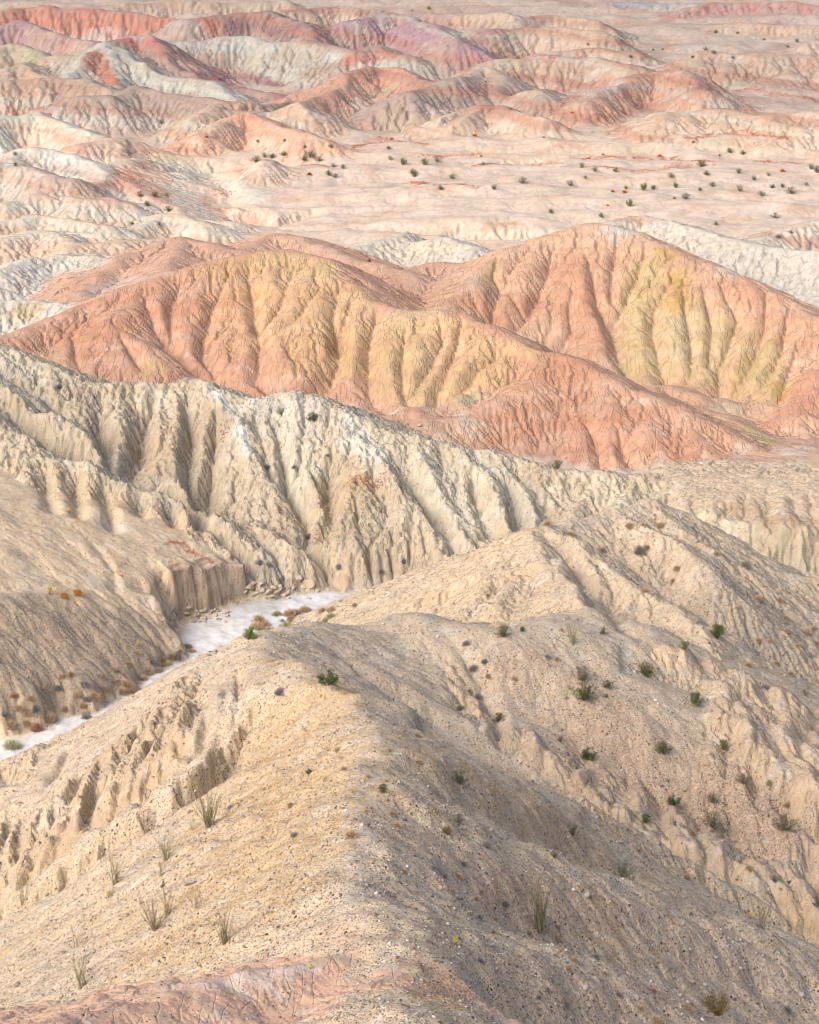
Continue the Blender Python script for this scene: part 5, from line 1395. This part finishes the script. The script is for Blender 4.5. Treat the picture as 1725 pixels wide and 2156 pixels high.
for (u, v, h, n, sp, lb, rm) in OCO: ocotillo(u, v, h, n, sp, lb, rm)

# ---- dead ocotillo: grey sticks lying in a bundle
STICK = []
for i in range(4):
    m = MB(); m.tube([(0, 0, 0), (0.33, RNG.uniform(-.04, .04), .02), (0.66, RNG.uniform(-.06, .06), .04), (1, RNG.uniform(-.1, .1), .02)], .03, .012, (0.20, 0.20, 0.21), 5); STICK.append(m.mesh("stick", M_WOOD))
for (u, v, w, n, az, lb, rm) in ((412, 1858, 40, 10, 2.6, 'bundle of grey dead sticks fallen beside ocotillos', 75), (328, 1838, 20, 6, 2.0, 'small heap of dark dead sticks under a small ocotillo', 85), (190, 2010, 34, 4, 2.95, 'thin grey fallen log on the left gravel slope', 70), (912, 1812, 44, 8, -0.7, 'dark fallen dead stems on the right flank of the ridge', 70)):
    p = hit(u, v, rm)
    if not p: continue
    L_ = metres(w, p)
    e = put('dead_branches', [], p, L_, lb, 'dead branches', rz=0.0, sink=-0.03)
    gx = ground_z(p[0] + math.cos(az) * L_, p[1] + math.sin(az) * L_)
    for i in range(n):
        o = bpy.data.objects.new('stick', STICK[i % 4]); o.parent = e
        a_ = az + RNG.uniform(-.25, .25); o.rotation_euler = (RNG.uniform(-.5, .5), -math.atan2(gx - p[2], L_) + RNG.uniform(-.06, .06), a_); o.location = (RNG.uniform(-.08, .08), RNG.uniform(-.08, .08), RNG.uniform(.0, .06)); s_ = RNG.uniform(.6, 1.0); o.scale = (s_, 1, 1)
        COL.objects.link(o)

# ---- round dry shrubs: a dome of fine twigs
def shrub_mesh(col, n=300, flat=0.62, seed=0):
    m = MB()
    for i in range(n):
        a_ = RNG.uniform(0, 6.283); z_ = RNG.uniform(0.05, 1.0) ; rr_ = math.sqrt(max(0, 1 - z_ * z_))
        k = RNG.uniform(.7, 1.05)
        e = Vector((rr_ * math.cos(a_) * .5 * k, rr_ * math.sin(a_) * .5 * k, z_ * flat * k))
        b_ = e * RNG.uniform(.25, .6)
        mid = (b_ + e) / 2 + Vector((RNG.gauss(0, .035), RNG.gauss(0, .035), RNG.gauss(0, .03)))
        m.tube([tuple(b_), tuple(mid), tuple(e)], .014, .006, jit(col, .35), 3)
        if i % 2 == 0:
            m.leaf(mid, (RNG.gauss(0, 1), RNG.gauss(0, 1), RNG.gauss(.4, .6)), .045, .10, jit(col, .35))
    m.lump((0, 0, .06), (.22, .22, .16), (col[0] * .8, col[1] * .8, col[2] * .8), seed, 1, .3)
    return m.mesh("dry_shrub", M_WOOD)
TAN = [shrub_mesh((0.42, 0.31, 0.20), seed=i) for i in range(3)]
GREY = [shrub_mesh((0.25, 0.23, 0.22), seed=9), shrub_mesh((0.20, 0.19, 0.19), 170, seed=10)]
ROSE = [shrub_mesh((0.36, 0.21, 0.15), seed=12)]
RUST = [shrub_mesh((0.44, 0.17, 0.045), seed=13)]
OCHRE = [shrub_mesh((0.50, 0.27, 0.07), seed=14)]
SAGE = [shrub_mesh((0.34, 0.34, 0.20), seed=15)]
def shrub(u, v, wpx, kinds, label, group, rmin, lim=(0.15, 2.2), name='dry_shrub', cat='shrub'):
    p = hit(u, v, rmin)
    if p is None: return
    s_ = min(max(metres(wpx, p), lim[0]), lim[1])
    if '@' in label: w_ = where(p); label = label.replace('@', w_); group = ('grey' if kinds is GREY else 'pale') + ' shrubs ' + w_
    kk = RNG.choice(kinds)
    for tone_, lst in (('tan', TAN), ('grey', GREY), ('rusty pink', ROSE), ('sage green', SAGE)):
        if kk in lst and len(kinds) > 3: label = label.replace('dry', tone_ + ' dry', 1).replace('tan tan', 'tan'); group = group and group + ', ' + tone_
    put1(name, kk, p, s_, label, cat, group, sq=(RNG.uniform(.9, 1.15), RNG.uniform(.9, 1.15), RNG.uniform(.8, 1.1)))
LW = 'round dry shrub growing on the white sand'; GW = 'dry shrubs on the white sand'
for (x, y, w) in ((1165, 590, 44), (1220, 592, 60), (1250, 585, 40), (1285, 575, 54), (1360, 577, 42), (1395, 570, 34), (1090, 618, 52), (1085, 648, 66), (1120, 636, 40), (1140, 668, 58), (1205, 650, 66), (1395, 600, 34), (1370, 622, 40), (1225, 612, 34), (1190, 618, 24), (1495, 552, 26), (810, 744, 30)):
    shrub(x / 2, 1000 + y / 2, w / 1.5, TAN + SAGE[:1], LW, GW, 180)
shrub(720, 1272, 17, SAGE, 'pale green shrub on the far end of the white sand', None, 200)
LL = 'low dry shrub along the left edge of the white sand'; GL = 'dry shrubs lining the wash'
for (x, y, w) in ((790, 728, 40), (745, 770, 46), (700, 800, 50), (600, 862, 48), (560, 915, 44), (520, 915, 50), (685, 780, 30), (665, 825, 36), (625, 830, 40), (580, 750, 30), (205, 1025, 70), (45, 1060, 50), (275, 990, 36), (360, 1010, 40), (365, 1024, 44), (395, 930, 40), (410, 945, 46), (370, 945, 40), (130, 945, 34), (85, 986, 44),
                  (150, 992, 50), (110, 1048, 40), (350, 975, 34), (530, 880, 40), (545, 890, 44), (245, 900, 36), (355, 885, 40), (300, 845, 36), (480, 820, 36), (640, 790, 34), (720, 770, 34), (760, 745, 36), (440, 900, 34), (330, 930, 36), (180, 900, 30), (60, 930, 36), (420, 850, 32), (260, 850, 30), (540, 800, 30), (480, 870, 34), (20, 1010, 44), (120, 1010, 36)):
    shrub(x / 2, 1000 + y / 2, w / 1.7, TAN + TAN + GREY + ROSE, LL, GL, 178)
shrub(78, 1538, 36, ROSE, 'large rusty-pink dry shrub by the sand at the left', None, 175)
shrub(25, 1573, 44, SAGE + OCHRE[:0], 'yellowish round shrub standing alone on the sand channel', None, 170)
LR = 'small pale dry shrub @'; GR = 'pale dry shrubs on the gravel slopes'
for (x, y, w) in ((30, 50, 40), (40, 160, 36), (300, 705, 34), (620, 855, 40), (620, 905, 44), (690, 994, 44), (670, 1034, 36), (820, 1048, 40), (970, 1198, 36), (1025, 1124, 44), (1165, 1194, 56), (1040, 1250, 60), (1165, 644, 46), (1590, 340, 44), (1515, 250, 44), (460, 976, 28), (205, 640, 44), (1430, 608, 44), (640, 960, 34), (180, 700, 30), (360, 820, 36), (280, 735, 30), (150, 640, 28), (860, 750, 30)):
    shrub(863 + x / 2, 1526 + y / 2, w / 2, TAN, LR, GR, 62)
for (x, y, w) in ((680, 255, 50), (1055, 215, 50), (1290, 332, 34), (1000, 308, 40), (925, 218, 40), (1125, 398, 44), (1110, 448, 40), (990, 490, 44), (1470, 524, 44), (1560, 528, 40), (1590, 658, 40), (1640, 718, 40), (1675, 664, 40), (1425, 804, 44), (1470, 700, 40), (1545, 792, 30), (1605, 838, 30), (1700, 650, 34), (1715, 712, 30), (810, 322, 40), (580, 212, 50), (1580, 600, 34), (1520, 700, 30), (1380, 560, 30), (330, 850, 34), (440, 860, 34), (250, 915, 30), (620, 780, 34)):
    shrub(863 + x / 2, 1000 + y / 2, w / 2, TAN, LR, GR, 150)
for (x, y, w) in ((1480, 470, 76), (1225, 345, 40), (1545, 365, 30), (1650, 380, 40), (1670, 425, 44), (1550, 220, 30), (1630, 240, 30), (1450, 190, 40), (1420, 110, 40), (1700, 620, 40), (1640, 110, 30)):
    shrub(x / 2, 1526 + y / 2, w / 2, TAN, LR, GR, 70)
LG = 'small grey shrub @'; GG = 'grey shrubs on the gravel slopes'
for (x, y, w) in ((580, 1120, 40), (780, 984, 60), (290, 812, 40), (400, 760, 44), (225, 590, 44), (320, 512, 50), (1590, 1204, 50), (1600, 664, 30), (300, 1000, 40), (540, 1150, 36), (660, 1180, 40), (880, 1140, 36)):
    shrub(863 + x / 2, 1526 + y / 2, w / 2, GREY, LG, GG, 62)
for (x, y, w) in ((965, 325, 60), (1415, 388, 56), (1500, 898, 50), (240, 715, 50), (270, 820, 50), (315, 790, 36), (580, 770, 36), (285, 940, 40), (210, 985, 40), (1190, 225, 30)):
    shrub(863 + x / 2, 1000 + y / 2, w / 2, GREY, LG, GG, 150)
for (x, y, w) in ((1240, 468, 40), (690, 680, 34), (1180, 918, 60), (970, 350, 36)):
    shrub(x / 2, 1526 + y / 2 if y != 918 else 1459, w / 2, GREY, LG, GG, 70)
LC = 'dark grey shrub in the gullies of the pale cliffs'; GC = 'grey shrubs on the pale cliffs'
for (u, v, w) in ((125, 816, 18), (597, 866, 22), (566, 1190, 20), (595, 1220, 18), (560, 985, 20), (715, 1195, 22), (803, 1205, 20), (850, 1182, 18), (650, 1132, 22), (545, 1185, 20), (690, 960, 12), (620, 985, 14)):
    shrub(u, v, w, GREY, LC, GC, 222)
LO = 'rust orange tumbleweed-like shrub on the far plain'; GO = 'orange shrubs on the far plain'
for (u, v, w) in ((652, 368, 13), (279, 472, 12), (435, 289, 9), (825, 293, 10), (1000, 287, 12), (1270, 326, 9), (1390, 330, 14), (1240, 334, 8), (1205, 238, 8), (1145, 290, 7), (1460, 300, 8), (1280, 433, 7), (1315, 405, 14), (1290, 404, 10), (1648, 361, 14), (1420, 418, 9)):
    shrub(u, v, w, RUST, LO, GO, 335, (0.3, 1.6))
for (u, v, w, lb) in ((163, 1250, 26, 'orange rounded shrub in the hollow of the terrace, near a cholla'), (135, 1256, 22, 'low orange shrub beside a rounder one on the terrace')):
    shrub(u, v, w, OCHRE, lb, None, 195)

# ---- cholla: short dark trunk, stubby yellow spiny joints
def joint_mesh(seed):
    m = MB(); m.lump((0, 0, .1), (.055, .055, .12), (0.42, 0.33, 0.10), seed, 1, .1)
    for i in range(70):
        d = Vector((RNG.gauss(0, 1), RNG.gauss(0, 1), RNG.gauss(.2, 1))).normalized()
        m.leaf(Vector((0, 0, .1)) + Vector((d.x * .05, d.y * .05, d.z * .11)), d, .01, .05, jit((0.62, 0.50, 0.18), .2))
    return m.mesh("joint", M_WOOD)
JOINT = [joint_mesh(i) for i in range(2)]
tm = MB(); tm.tube([(0, 0, -.05), (.01, 0, .25), (.02, .01, .5)], .07, .05, (0.13, 0.10, 0.08), 6); TRUNK = tm.mesh("trunk", M_WOOD)
CH = [(105, 1252, 20, 'yellow cholla cactus with a dark trunk on the terrace edge', 195), (146, 1080, 14, 'yellow cholla cactus at the foot of the clay spur behind the terrace', 205), (292, 1360, 14, 'small cholla cactus on the slope above the sand wash', 180), (556, 1369, 9, 'tiny yellow cholla on the rim of the near ridge', 140),
      (960, 1990, 22, 'yellow cholla cactus in the shade of the right flank', 65), (1580, 1934, 16, 'yellow cholla beside an open spreading ocotillo', 85), (229, 1890, 18, 'low yellow cholla on the left gravel slope', 80), (681, 1646, 14, 'small yellow cholla near the crest of the near ridge', 80), (1128, 1668, 9, 'tiny cholla on the right flank of the near ridge', 80), (654, 2040, 10, 'tiny green-yellow cholla on the pink mound', 60), (768, 1648, 14, 'small cholla next to a compact green bush', 80), (742, 1670, 10, 'tiny cholla on the pale crest stones', 80)]
for (u, v, hpx, lb, rm) in CH:
    p = hit(u, v, rm)
    if not p: continue
    h = min(max(metres(hpx, p), .3), 1.2)
    e = put('cholla_cactus', [('trunk', TRUNK)], p, h, lb, 'cactus')
    for i in range(13):
        o = bpy.data.objects.new('joint', JOINT[i % 2]); o.parent = e
        a_ = i * 2.399; lv = .3 + .45 * (i / 13)
        o.location = (math.cos(a_) * .12 * (1.3 - lv * .6) * (1 + (i % 3) * .5), math.sin(a_) * .12 * (1.3 - lv * .6) * (1 + (i % 3) * .5), lv)
        o.rotation_euler = (RNG.uniform(-.7, .7), RNG.uniform(-.7, .7), a_); o.scale = (1.25,) * 3
        COL.objects.link(o)

# ---- boulders
STONES = []
for i in range(6):
    m = MB(); m.lump((0, 0, 0), (.5, .5 * RNG.uniform(.75, 1), .5 * RNG.uniform(.55, .85)), (0.34, 0.31, 0.28), 40 + i, 2, .13); STONES.append(m.mesh("boulder", M_STONE, True))
BLOCKS = []
for i in range(5):
    bm = bmesh.new()
    for _ in range(13):
        d_ = Vector((RNG.gauss(0, 1), RNG.gauss(0, 1), RNG.gauss(0, 1))).normalized(); bm.verts.new(Vector((d_.x * .55, d_.y * .45, d_.z * .4)) * RNG.uniform(.75, 1.1))
    bmesh.ops.convex_hull(bm, input=list(bm.verts))
    for v in [v for v in bm.verts if not v.link_faces]: bm.verts.remove(v)
    bmesh.ops.bevel(bm, geom=list(bm.edges), offset=.03, segments=1, affect='EDGES')
    bm.verts.index_update()
    m = MB(); m.v = [tuple(v.co) for v in bm.verts]; m.f = [tuple(v.index for v in f.verts) for f in bm.faces]; m.c = [(0.42 * k_, 0.35 * k_, 0.265 * k_) for k_ in [RNG.uniform(.85, 1.1)] for _ in m.v]; bm.free()
    BLOCKS.append(m.mesh("boulder", M_STONE))
def rock(u, v, wpx, label, group, rmin, kinds, lim=(.1, 2.6), name='boulder'):
    p = hit(u, v, rmin)
    if p is None: return
    s_ = min(max(metres(wpx, p), lim[0]), lim[1]) * (1.7 if kinds is BLOCKS else 1.15)
    put1(name, RNG.choice(kinds), p, s_, label, 'rock', group, rot=(RNG.uniform(-.4, .4), RNG.uniform(-.4, .4), RNG.uniform(0, 6.28)), sq=(RNG.uniform(.7, 1.1), RNG.uniform(.6, 1.0), RNG.uniform(.5, .9)), sink=-0.08)
rock(543, 382 / 1 + 1526 - 0, 18, 'largest smooth grey stone on the left gravel slope', None, 70, STONES)
rock(357, 2049, 13, 'yellowish round stone above the pink mound', None, 65, STONES)
rock(110, 1933, 12, 'white rounded stone near the foot of the clay cliff', None, 80, STONES)
for (x, y, w) in ((745, 720, 36), (890, 495, 34), (1187, 1084, 28), (740, 1110, 36), (1650, 1138, 32), (1180, 946, 20), (345, 928, 26), (1245, 1095, 20), (1140, 1140, 24), (1170, 1168, 22), (1535, 1050, 22), (1340, 935, 18), (1290, 980, 20), (920, 1050, 24), (1610, 500, 20), (1560, 690, 20), (1155, 725, 24), (365, 1030, 22), (480, 800, 18), (230, 705, 22), (790, 895, 22), (1480, 480, 18), (270, 440, 20), (40, 205, 18), (1245, 870, 16), (1360, 915, 18), (1510, 495, 18), (370, 300, 18)):
    rock(863 + x / 2, 1526 + y / 2, w / 2, 'pale rounded stone lying on the right gravel slopes', 'pale stones on the right gravel slopes', 62, STONES)
for (x, y, w) in ((1205, 280, 18), (1450, 642, 20), (265, 728, 24), (505, 512, 20), (700, 730, 14), (600, 868, 18), (650, 940, 16), (1050, 1000, 16), (1100, 995, 14), (1560, 480, 16), (880, 900, 14)):
    rock(863 + x / 2, 1000 + y / 2, w / 2, 'pale stone on the slopes of the rocky ridge', 'pale stones on the rocky ridge', 150, STONES)
for (x, y, w) in ((20, 855, 20), (75, 880, 16), (265, 1170, 22), (620, 1125, 20), (465, 965, 16), (770, 950, 14), (180, 1090, 18), (300, 1010, 14), (915, 1050, 20), (690, 1070, 16), (580, 830, 14), (1150, 850, 12), (1000, 690, 12), (580, 520, 26), (690, 480, 30), (960, 465, 16), (1130, 170, 16)):
    rock(x / 2, 1526 + y / 2, w / 2, 'small pale stone on the left gravel slope', 'small stones on the left gravel slope', 65, STONES)
rock(648, 1232, 26, 'largest fallen clay block at the foot of the cliffs', None, 205, BLOCKS)
for (x, y, w) in ((1262, 440, 40), (1130, 496, 30), (1170, 496, 34), (1155, 478, 30), (1075, 505, 26), (1105, 492, 30), (1050, 478, 34), (1190, 510, 24), (1140, 518, 34), (1300, 522, 20), (1210, 500, 20), (1240, 480, 24), (1090, 475, 24), (1065, 460, 26), (1120, 515, 18), (1215, 520, 16), (1335, 490, 18), (1180, 470, 20), (1040, 495, 20), (1280, 470, 20), (1160, 520, 16), (1100, 460, 22), (1380, 485, 16), (1250, 505, 14), (1320, 470, 18)):
    rock(x / 2, 1000 + y / 2, w / 2, 'fallen clay block in the rubble below the cliffs', 'fallen blocks at the foot of the cliffs', 205, BLOCKS)
for k in range(34):
    x, y = RNG.uniform(770, 960), RNG.uniform(560, 622)
    rock(x / 2, 1000 + y / 2, RNG.uniform(5, 13), 'small clay block fallen from the cut bank onto the sand', 'rubble below the cut bank', 200, BLOCKS)
rock(922, 548 / 2 + 1000, 12, 'grey stone leaning below the cut bank', None, 205, STONES) if False else None
rock(863 + 40 / 2, 474 + 845 / 2, 13, 'round pinkish boulder in the gully of the terracotta hill', None, 246, STONES)

# ---- loose stones and dry tufts too many to count
def pick_cells(weight, n, rng):
    w = weight.ravel().astype(np.float64); cw = np.cumsum(w); k = np.searchsorted(cw, rng.random(n) * cw[-1])
    return np.unravel_index(np.minimum(k, w.size - 1), weight.shape)
vis = ((np.abs(ph) < 0.22) & (R2 < 215) & (R2 > 60)).astype(np.float32)
rg = np.random.default_rng(5)
clump = np.clip(0.5 + 1.5 * fbm(X / 4.0, Y / 4.0, 3, 101), 0.05, 2)
dph = np.gradient(PHI)[None, :]; drr = (np.gradient(RAD) / RAD)[:, None]
cell = (dph * drr).astype(np.float32)
iy, ix = pick_cells(vis * GRAV * clump * cell * (1 - 0.6 * sstep(150, 215, R2)), 42000, rg)
px_, py_, pz_ = X[iy, ix], Y[iy, ix], H[iy, ix]
rloc = R2[iy, ix]
size = np.clip(rg.lognormal(math.log(0.046), 0.48, len(iy)), 0.03, 0.3) * (rloc / 100) ** 0.5
px_ = px_ + (rg.random(len(iy)) - .5) * 0.1; py_ = py_ + (rg.random(len(iy)) - .5) * 0.1
octv = np.array([(1, 0, 0), (0, 1, 0), (-1, 0, 0), (0, -1, 0), (0, 0, 1), (0, 0, -1)], np.float32)
octf = np.array([(0, 1, 4), (1, 2, 4), (2, 3, 4), (3, 0, 4), (1, 0, 5), (2, 1, 5), (3, 2, 5), (0, 3, 5)], np.int32)
n = len(iy)
ang = rg.random(n) * 6.283; ca_, sa_ = np.cos(ang), np.sin(ang)
V = octv[None] * (0.75 + 0.5 * rg.random((n, 6, 1))) * (size[:, None] * np.array([1, 1, 1])[None])[:, None, :] * np.stack([np.ones(n), 0.6 + .4 * rg.random(n), 0.5 + .3 * rg.random(n)], -1)[:, None, :]
V = V + (rg.random((n, 6, 3)) - .5) * size[:, None, None] * 0.35
Vx = V[..., 0] * ca_[:, None] - V[..., 1] * sa_[:, None] + px_[:, None]; Vy = V[..., 0] * sa_[:, None] + V[..., 1] * ca_[:, None] + py_[:, None]; Vz = V[..., 2] + (pz_ + size * 0.08)[:, None]
palS = np.array([alb(*c) for c in ((232, 224, 212), (212, 200, 184), (190, 172, 154), (168, 148, 132), (140, 122, 112), (196, 160, 136), (240, 236, 230))], np.float32)
ci = rg.choice(7, n, p=[.12, .22, .22, .18, .1, .12, .04])
def quick_mesh(name, vs, fs, cols, mat, k):
    me = bpy.data.meshes.new(name)
    me.vertices.add(len(vs)); me.vertices.foreach_set("co", vs.astype(np.float32).ravel())
    me.loops.add(fs.size); me.loops.foreach_set("vertex_index", fs.astype(np.int32).ravel())
    me.polygons.add(len(fs)); me.polygons.foreach_set("loop_start", np.arange(0, fs.size, k, dtype=np.int32))
    me.update(calc_edges=True)
    c4 = np.ones((len(vs), 4), np.float32); c4[:, :3] = cols
    ca = me.color_attributes.new("tint", 'FLOAT_COLOR', 'POINT'); ca.data.foreach_set("color", c4.ravel())
    me.materials.append(mat); return me
vs = np.stack([Vx, Vy, Vz], -1).reshape(-1, 3); fs = (octf[None] + (np.arange(n) * 6)[:, None, None]).reshape(-1, 3)
o = bpy.data.objects.new("gravel", quick_mesh("gravel", vs, fs, np.repeat(palS[ci], 6, 0), M_STONE, 3)); o["kind"] = "stuff"; o["label"] = "loose gravel strewn over the near slopes"; o["category"] = "gravel"; COL.objects.link(o)

# dry annual plants: orange, yellow and rust tufts
ORG = np.zeros((NR, NC), np.float32)
for pts_, px0, a0, rm in (([(620, 1500), (560, 1600), (500, 1680), (600, 1620), (660, 1700)], 120, .6, 90), ([(440, 1850), (560, 1820), (520, 1920), (360, 1980)], 110, .55, 65), ([(20, 1990), (90, 1960)], 30, 1, 70), ([(1200, 1650), (1280, 1720)], 40, .8, 90), ([(1000, 1650), (980, 1620)], 40, .6, 90),
                          ([(560, 1385), (640, 1425), (730, 1475)], 14, 1, 115), ([(150, 1110), (250, 1140), (350, 1170)], 24, .8, 205), ([(240, 1170), (250, 1205)], 10, 1, 205), ([(130, 1250), (170, 1250)], 18, 1, 195), ([(60, 1420), (130, 1430)], 24, .8, 180), ([(40, 1330), (200, 1350), (300, 1340)], 60, .35, 180),
                          ([(740, 1040), (760, 1080), (720, 1110)], 50, .9, 222), ([(900, 1600), (1100, 1720), (1300, 1830)], 60, .7, 80), ([(1050, 1900), (1250, 1950), (1450, 2000)], 60, .5, 60), ([(1100, 1450), (1250, 1520)], 60, .3, 135), ([(880, 2100), (960, 2140), (900, 2050)], 50, .5, 60), ([(1280, 1990), (1300, 1950)], 30, .7, 70), ([(680, 970), (650, 930)], 18, .6, 225), ([(1500, 1060), (1650, 1090)], 40, .4, 205), ([(700, 1650), (620, 1900), (680, 1800)], 60, .35, 65), ([(100, 1060), (40, 1110)], 50, .3, 205)):
    brush(pts_, px0, None, a0, rm, 1.2, chan=ORG)
iy, ix = pick_cells(ORG * (0.3 + 0.7 * clump) * cell * (WD > 0.5), 24000, rg)
n = len(iy); p0 = np.stack([X[iy, ix], Y[iy, ix], H[iy, ix] - 0.01], -1)
sz = (0.03 + 0.065 * rg.random(n)) * (R2[iy, ix] / 110) ** 0.8
NB = 4
d = rg.normal(size=(n, NB, 3)); d[..., 2] = np.abs(d[..., 2]) + 0.5; d /= np.linalg.norm(d, axis=-1, keepdims=True)
side = np.cross(d, rg.normal(size=(n, NB, 3))); side /= np.linalg.norm(side, axis=-1, keepdims=True)
tip = p0[:, None] + d * sz[:, None, None]; lo_ = p0[:, None] + (rg.random((n, NB, 3)) - .5) * sz[:, None, None] * [0.8, 0.8, 0]
v1 = lo_ + side * sz[:, None, None] * 0.28; v2 = lo_ - side * sz[:, None, None] * 0.28
vs = np.stack([v1, v2, tip], 2).reshape(-1, 3); fs = np.arange(len(vs)).reshape(-1, 3)
palO = np.array([(0.52, 0.33, 0.11), (0.56, 0.39, 0.15), (0.44, 0.24, 0.10), (0.52, 0.40, 0.24)], np.float32)
co = np.repeat(palO[rg.choice(4, n, p=[.35, .3, .15, .2])], NB * 3, 0)
o = bpy.data.objects.new("dry_grass", quick_mesh("dry_grass", vs, fs, co, M_WOOD, 3)); o["kind"] = "stuff"; o["label"] = "dry orange and yellow annual plants in drifts on the slopes"; o["category"] = "grass"; COL.objects.link(o)
# red low plants on the plain and on the bank
RD2 = RED.copy() * (R2 > 330)
for pts_, px0, rm in (([(400, 1162), (425, 1172), (445, 1183)], 9, 205), ([(360, 1142), (385, 1146)], 8, 205), ([(260, 1190), (255, 1210)], 7, 205), ([(650, 1135), (665, 1125)], 8, 222), ([(470, 900), (472, 915)], 8, 225), ([(760, 1010), (800, 1020)], 14, 222), ([(835, 990), (850, 1000)], 12, 222)):
    brush(pts_, px0, None, 1, rm, .8, chan=RD2)
iy, ix = pick_cells(RD2 * clump * cell, 6000, rg)
n = len(iy); p0 = np.stack([X[iy, ix], Y[iy, ix], H[iy, ix] - 0.01], -1)
sz = (0.08 + 0.10 * rg.random(n)) * (R2[iy, ix] / 250) ** 0.7
d = rg.normal(size=(n, NB, 3)); d[..., 2] = np.abs(d[..., 2]) * .6 + 0.3; d /= np.linalg.norm(d, axis=-1, keepdims=True)
side = np.cross(d, rg.normal(size=(n, NB, 3))); side /= np.linalg.norm(side, axis=-1, keepdims=True)
tip = p0[:, None] + d * sz[:, None, None]; lo_ = p0[:, None] + (rg.random((n, NB, 3)) - .5) * sz[:, None, None] * [0.8, 0.8, 0]
vs = np.stack([lo_ + side * sz[:, None, None] * .3, lo_ - side * sz[:, None, None] * .3, tip], 2).reshape(-1, 3); fs = np.arange(len(vs)).reshape(-1, 3)
palR = np.array([(0.44, 0.13, 0.07), (0.46, 0.18, 0.10), (0.36, 0.12, 0.08)], np.float32)
o = bpy.data.objects.new("red_ground_cover", quick_mesh("red_ground_cover", vs, fs, np.repeat(palR[rg.choice(3, n)], NB * 3, 0), M_WOOD, 3)); o["kind"] = "stuff"; o["label"] = "low red annual plants in thin drifts over the plain"; o["category"] = "ground cover"; COL.objects.link(o)
print("all", time.time() - T0)
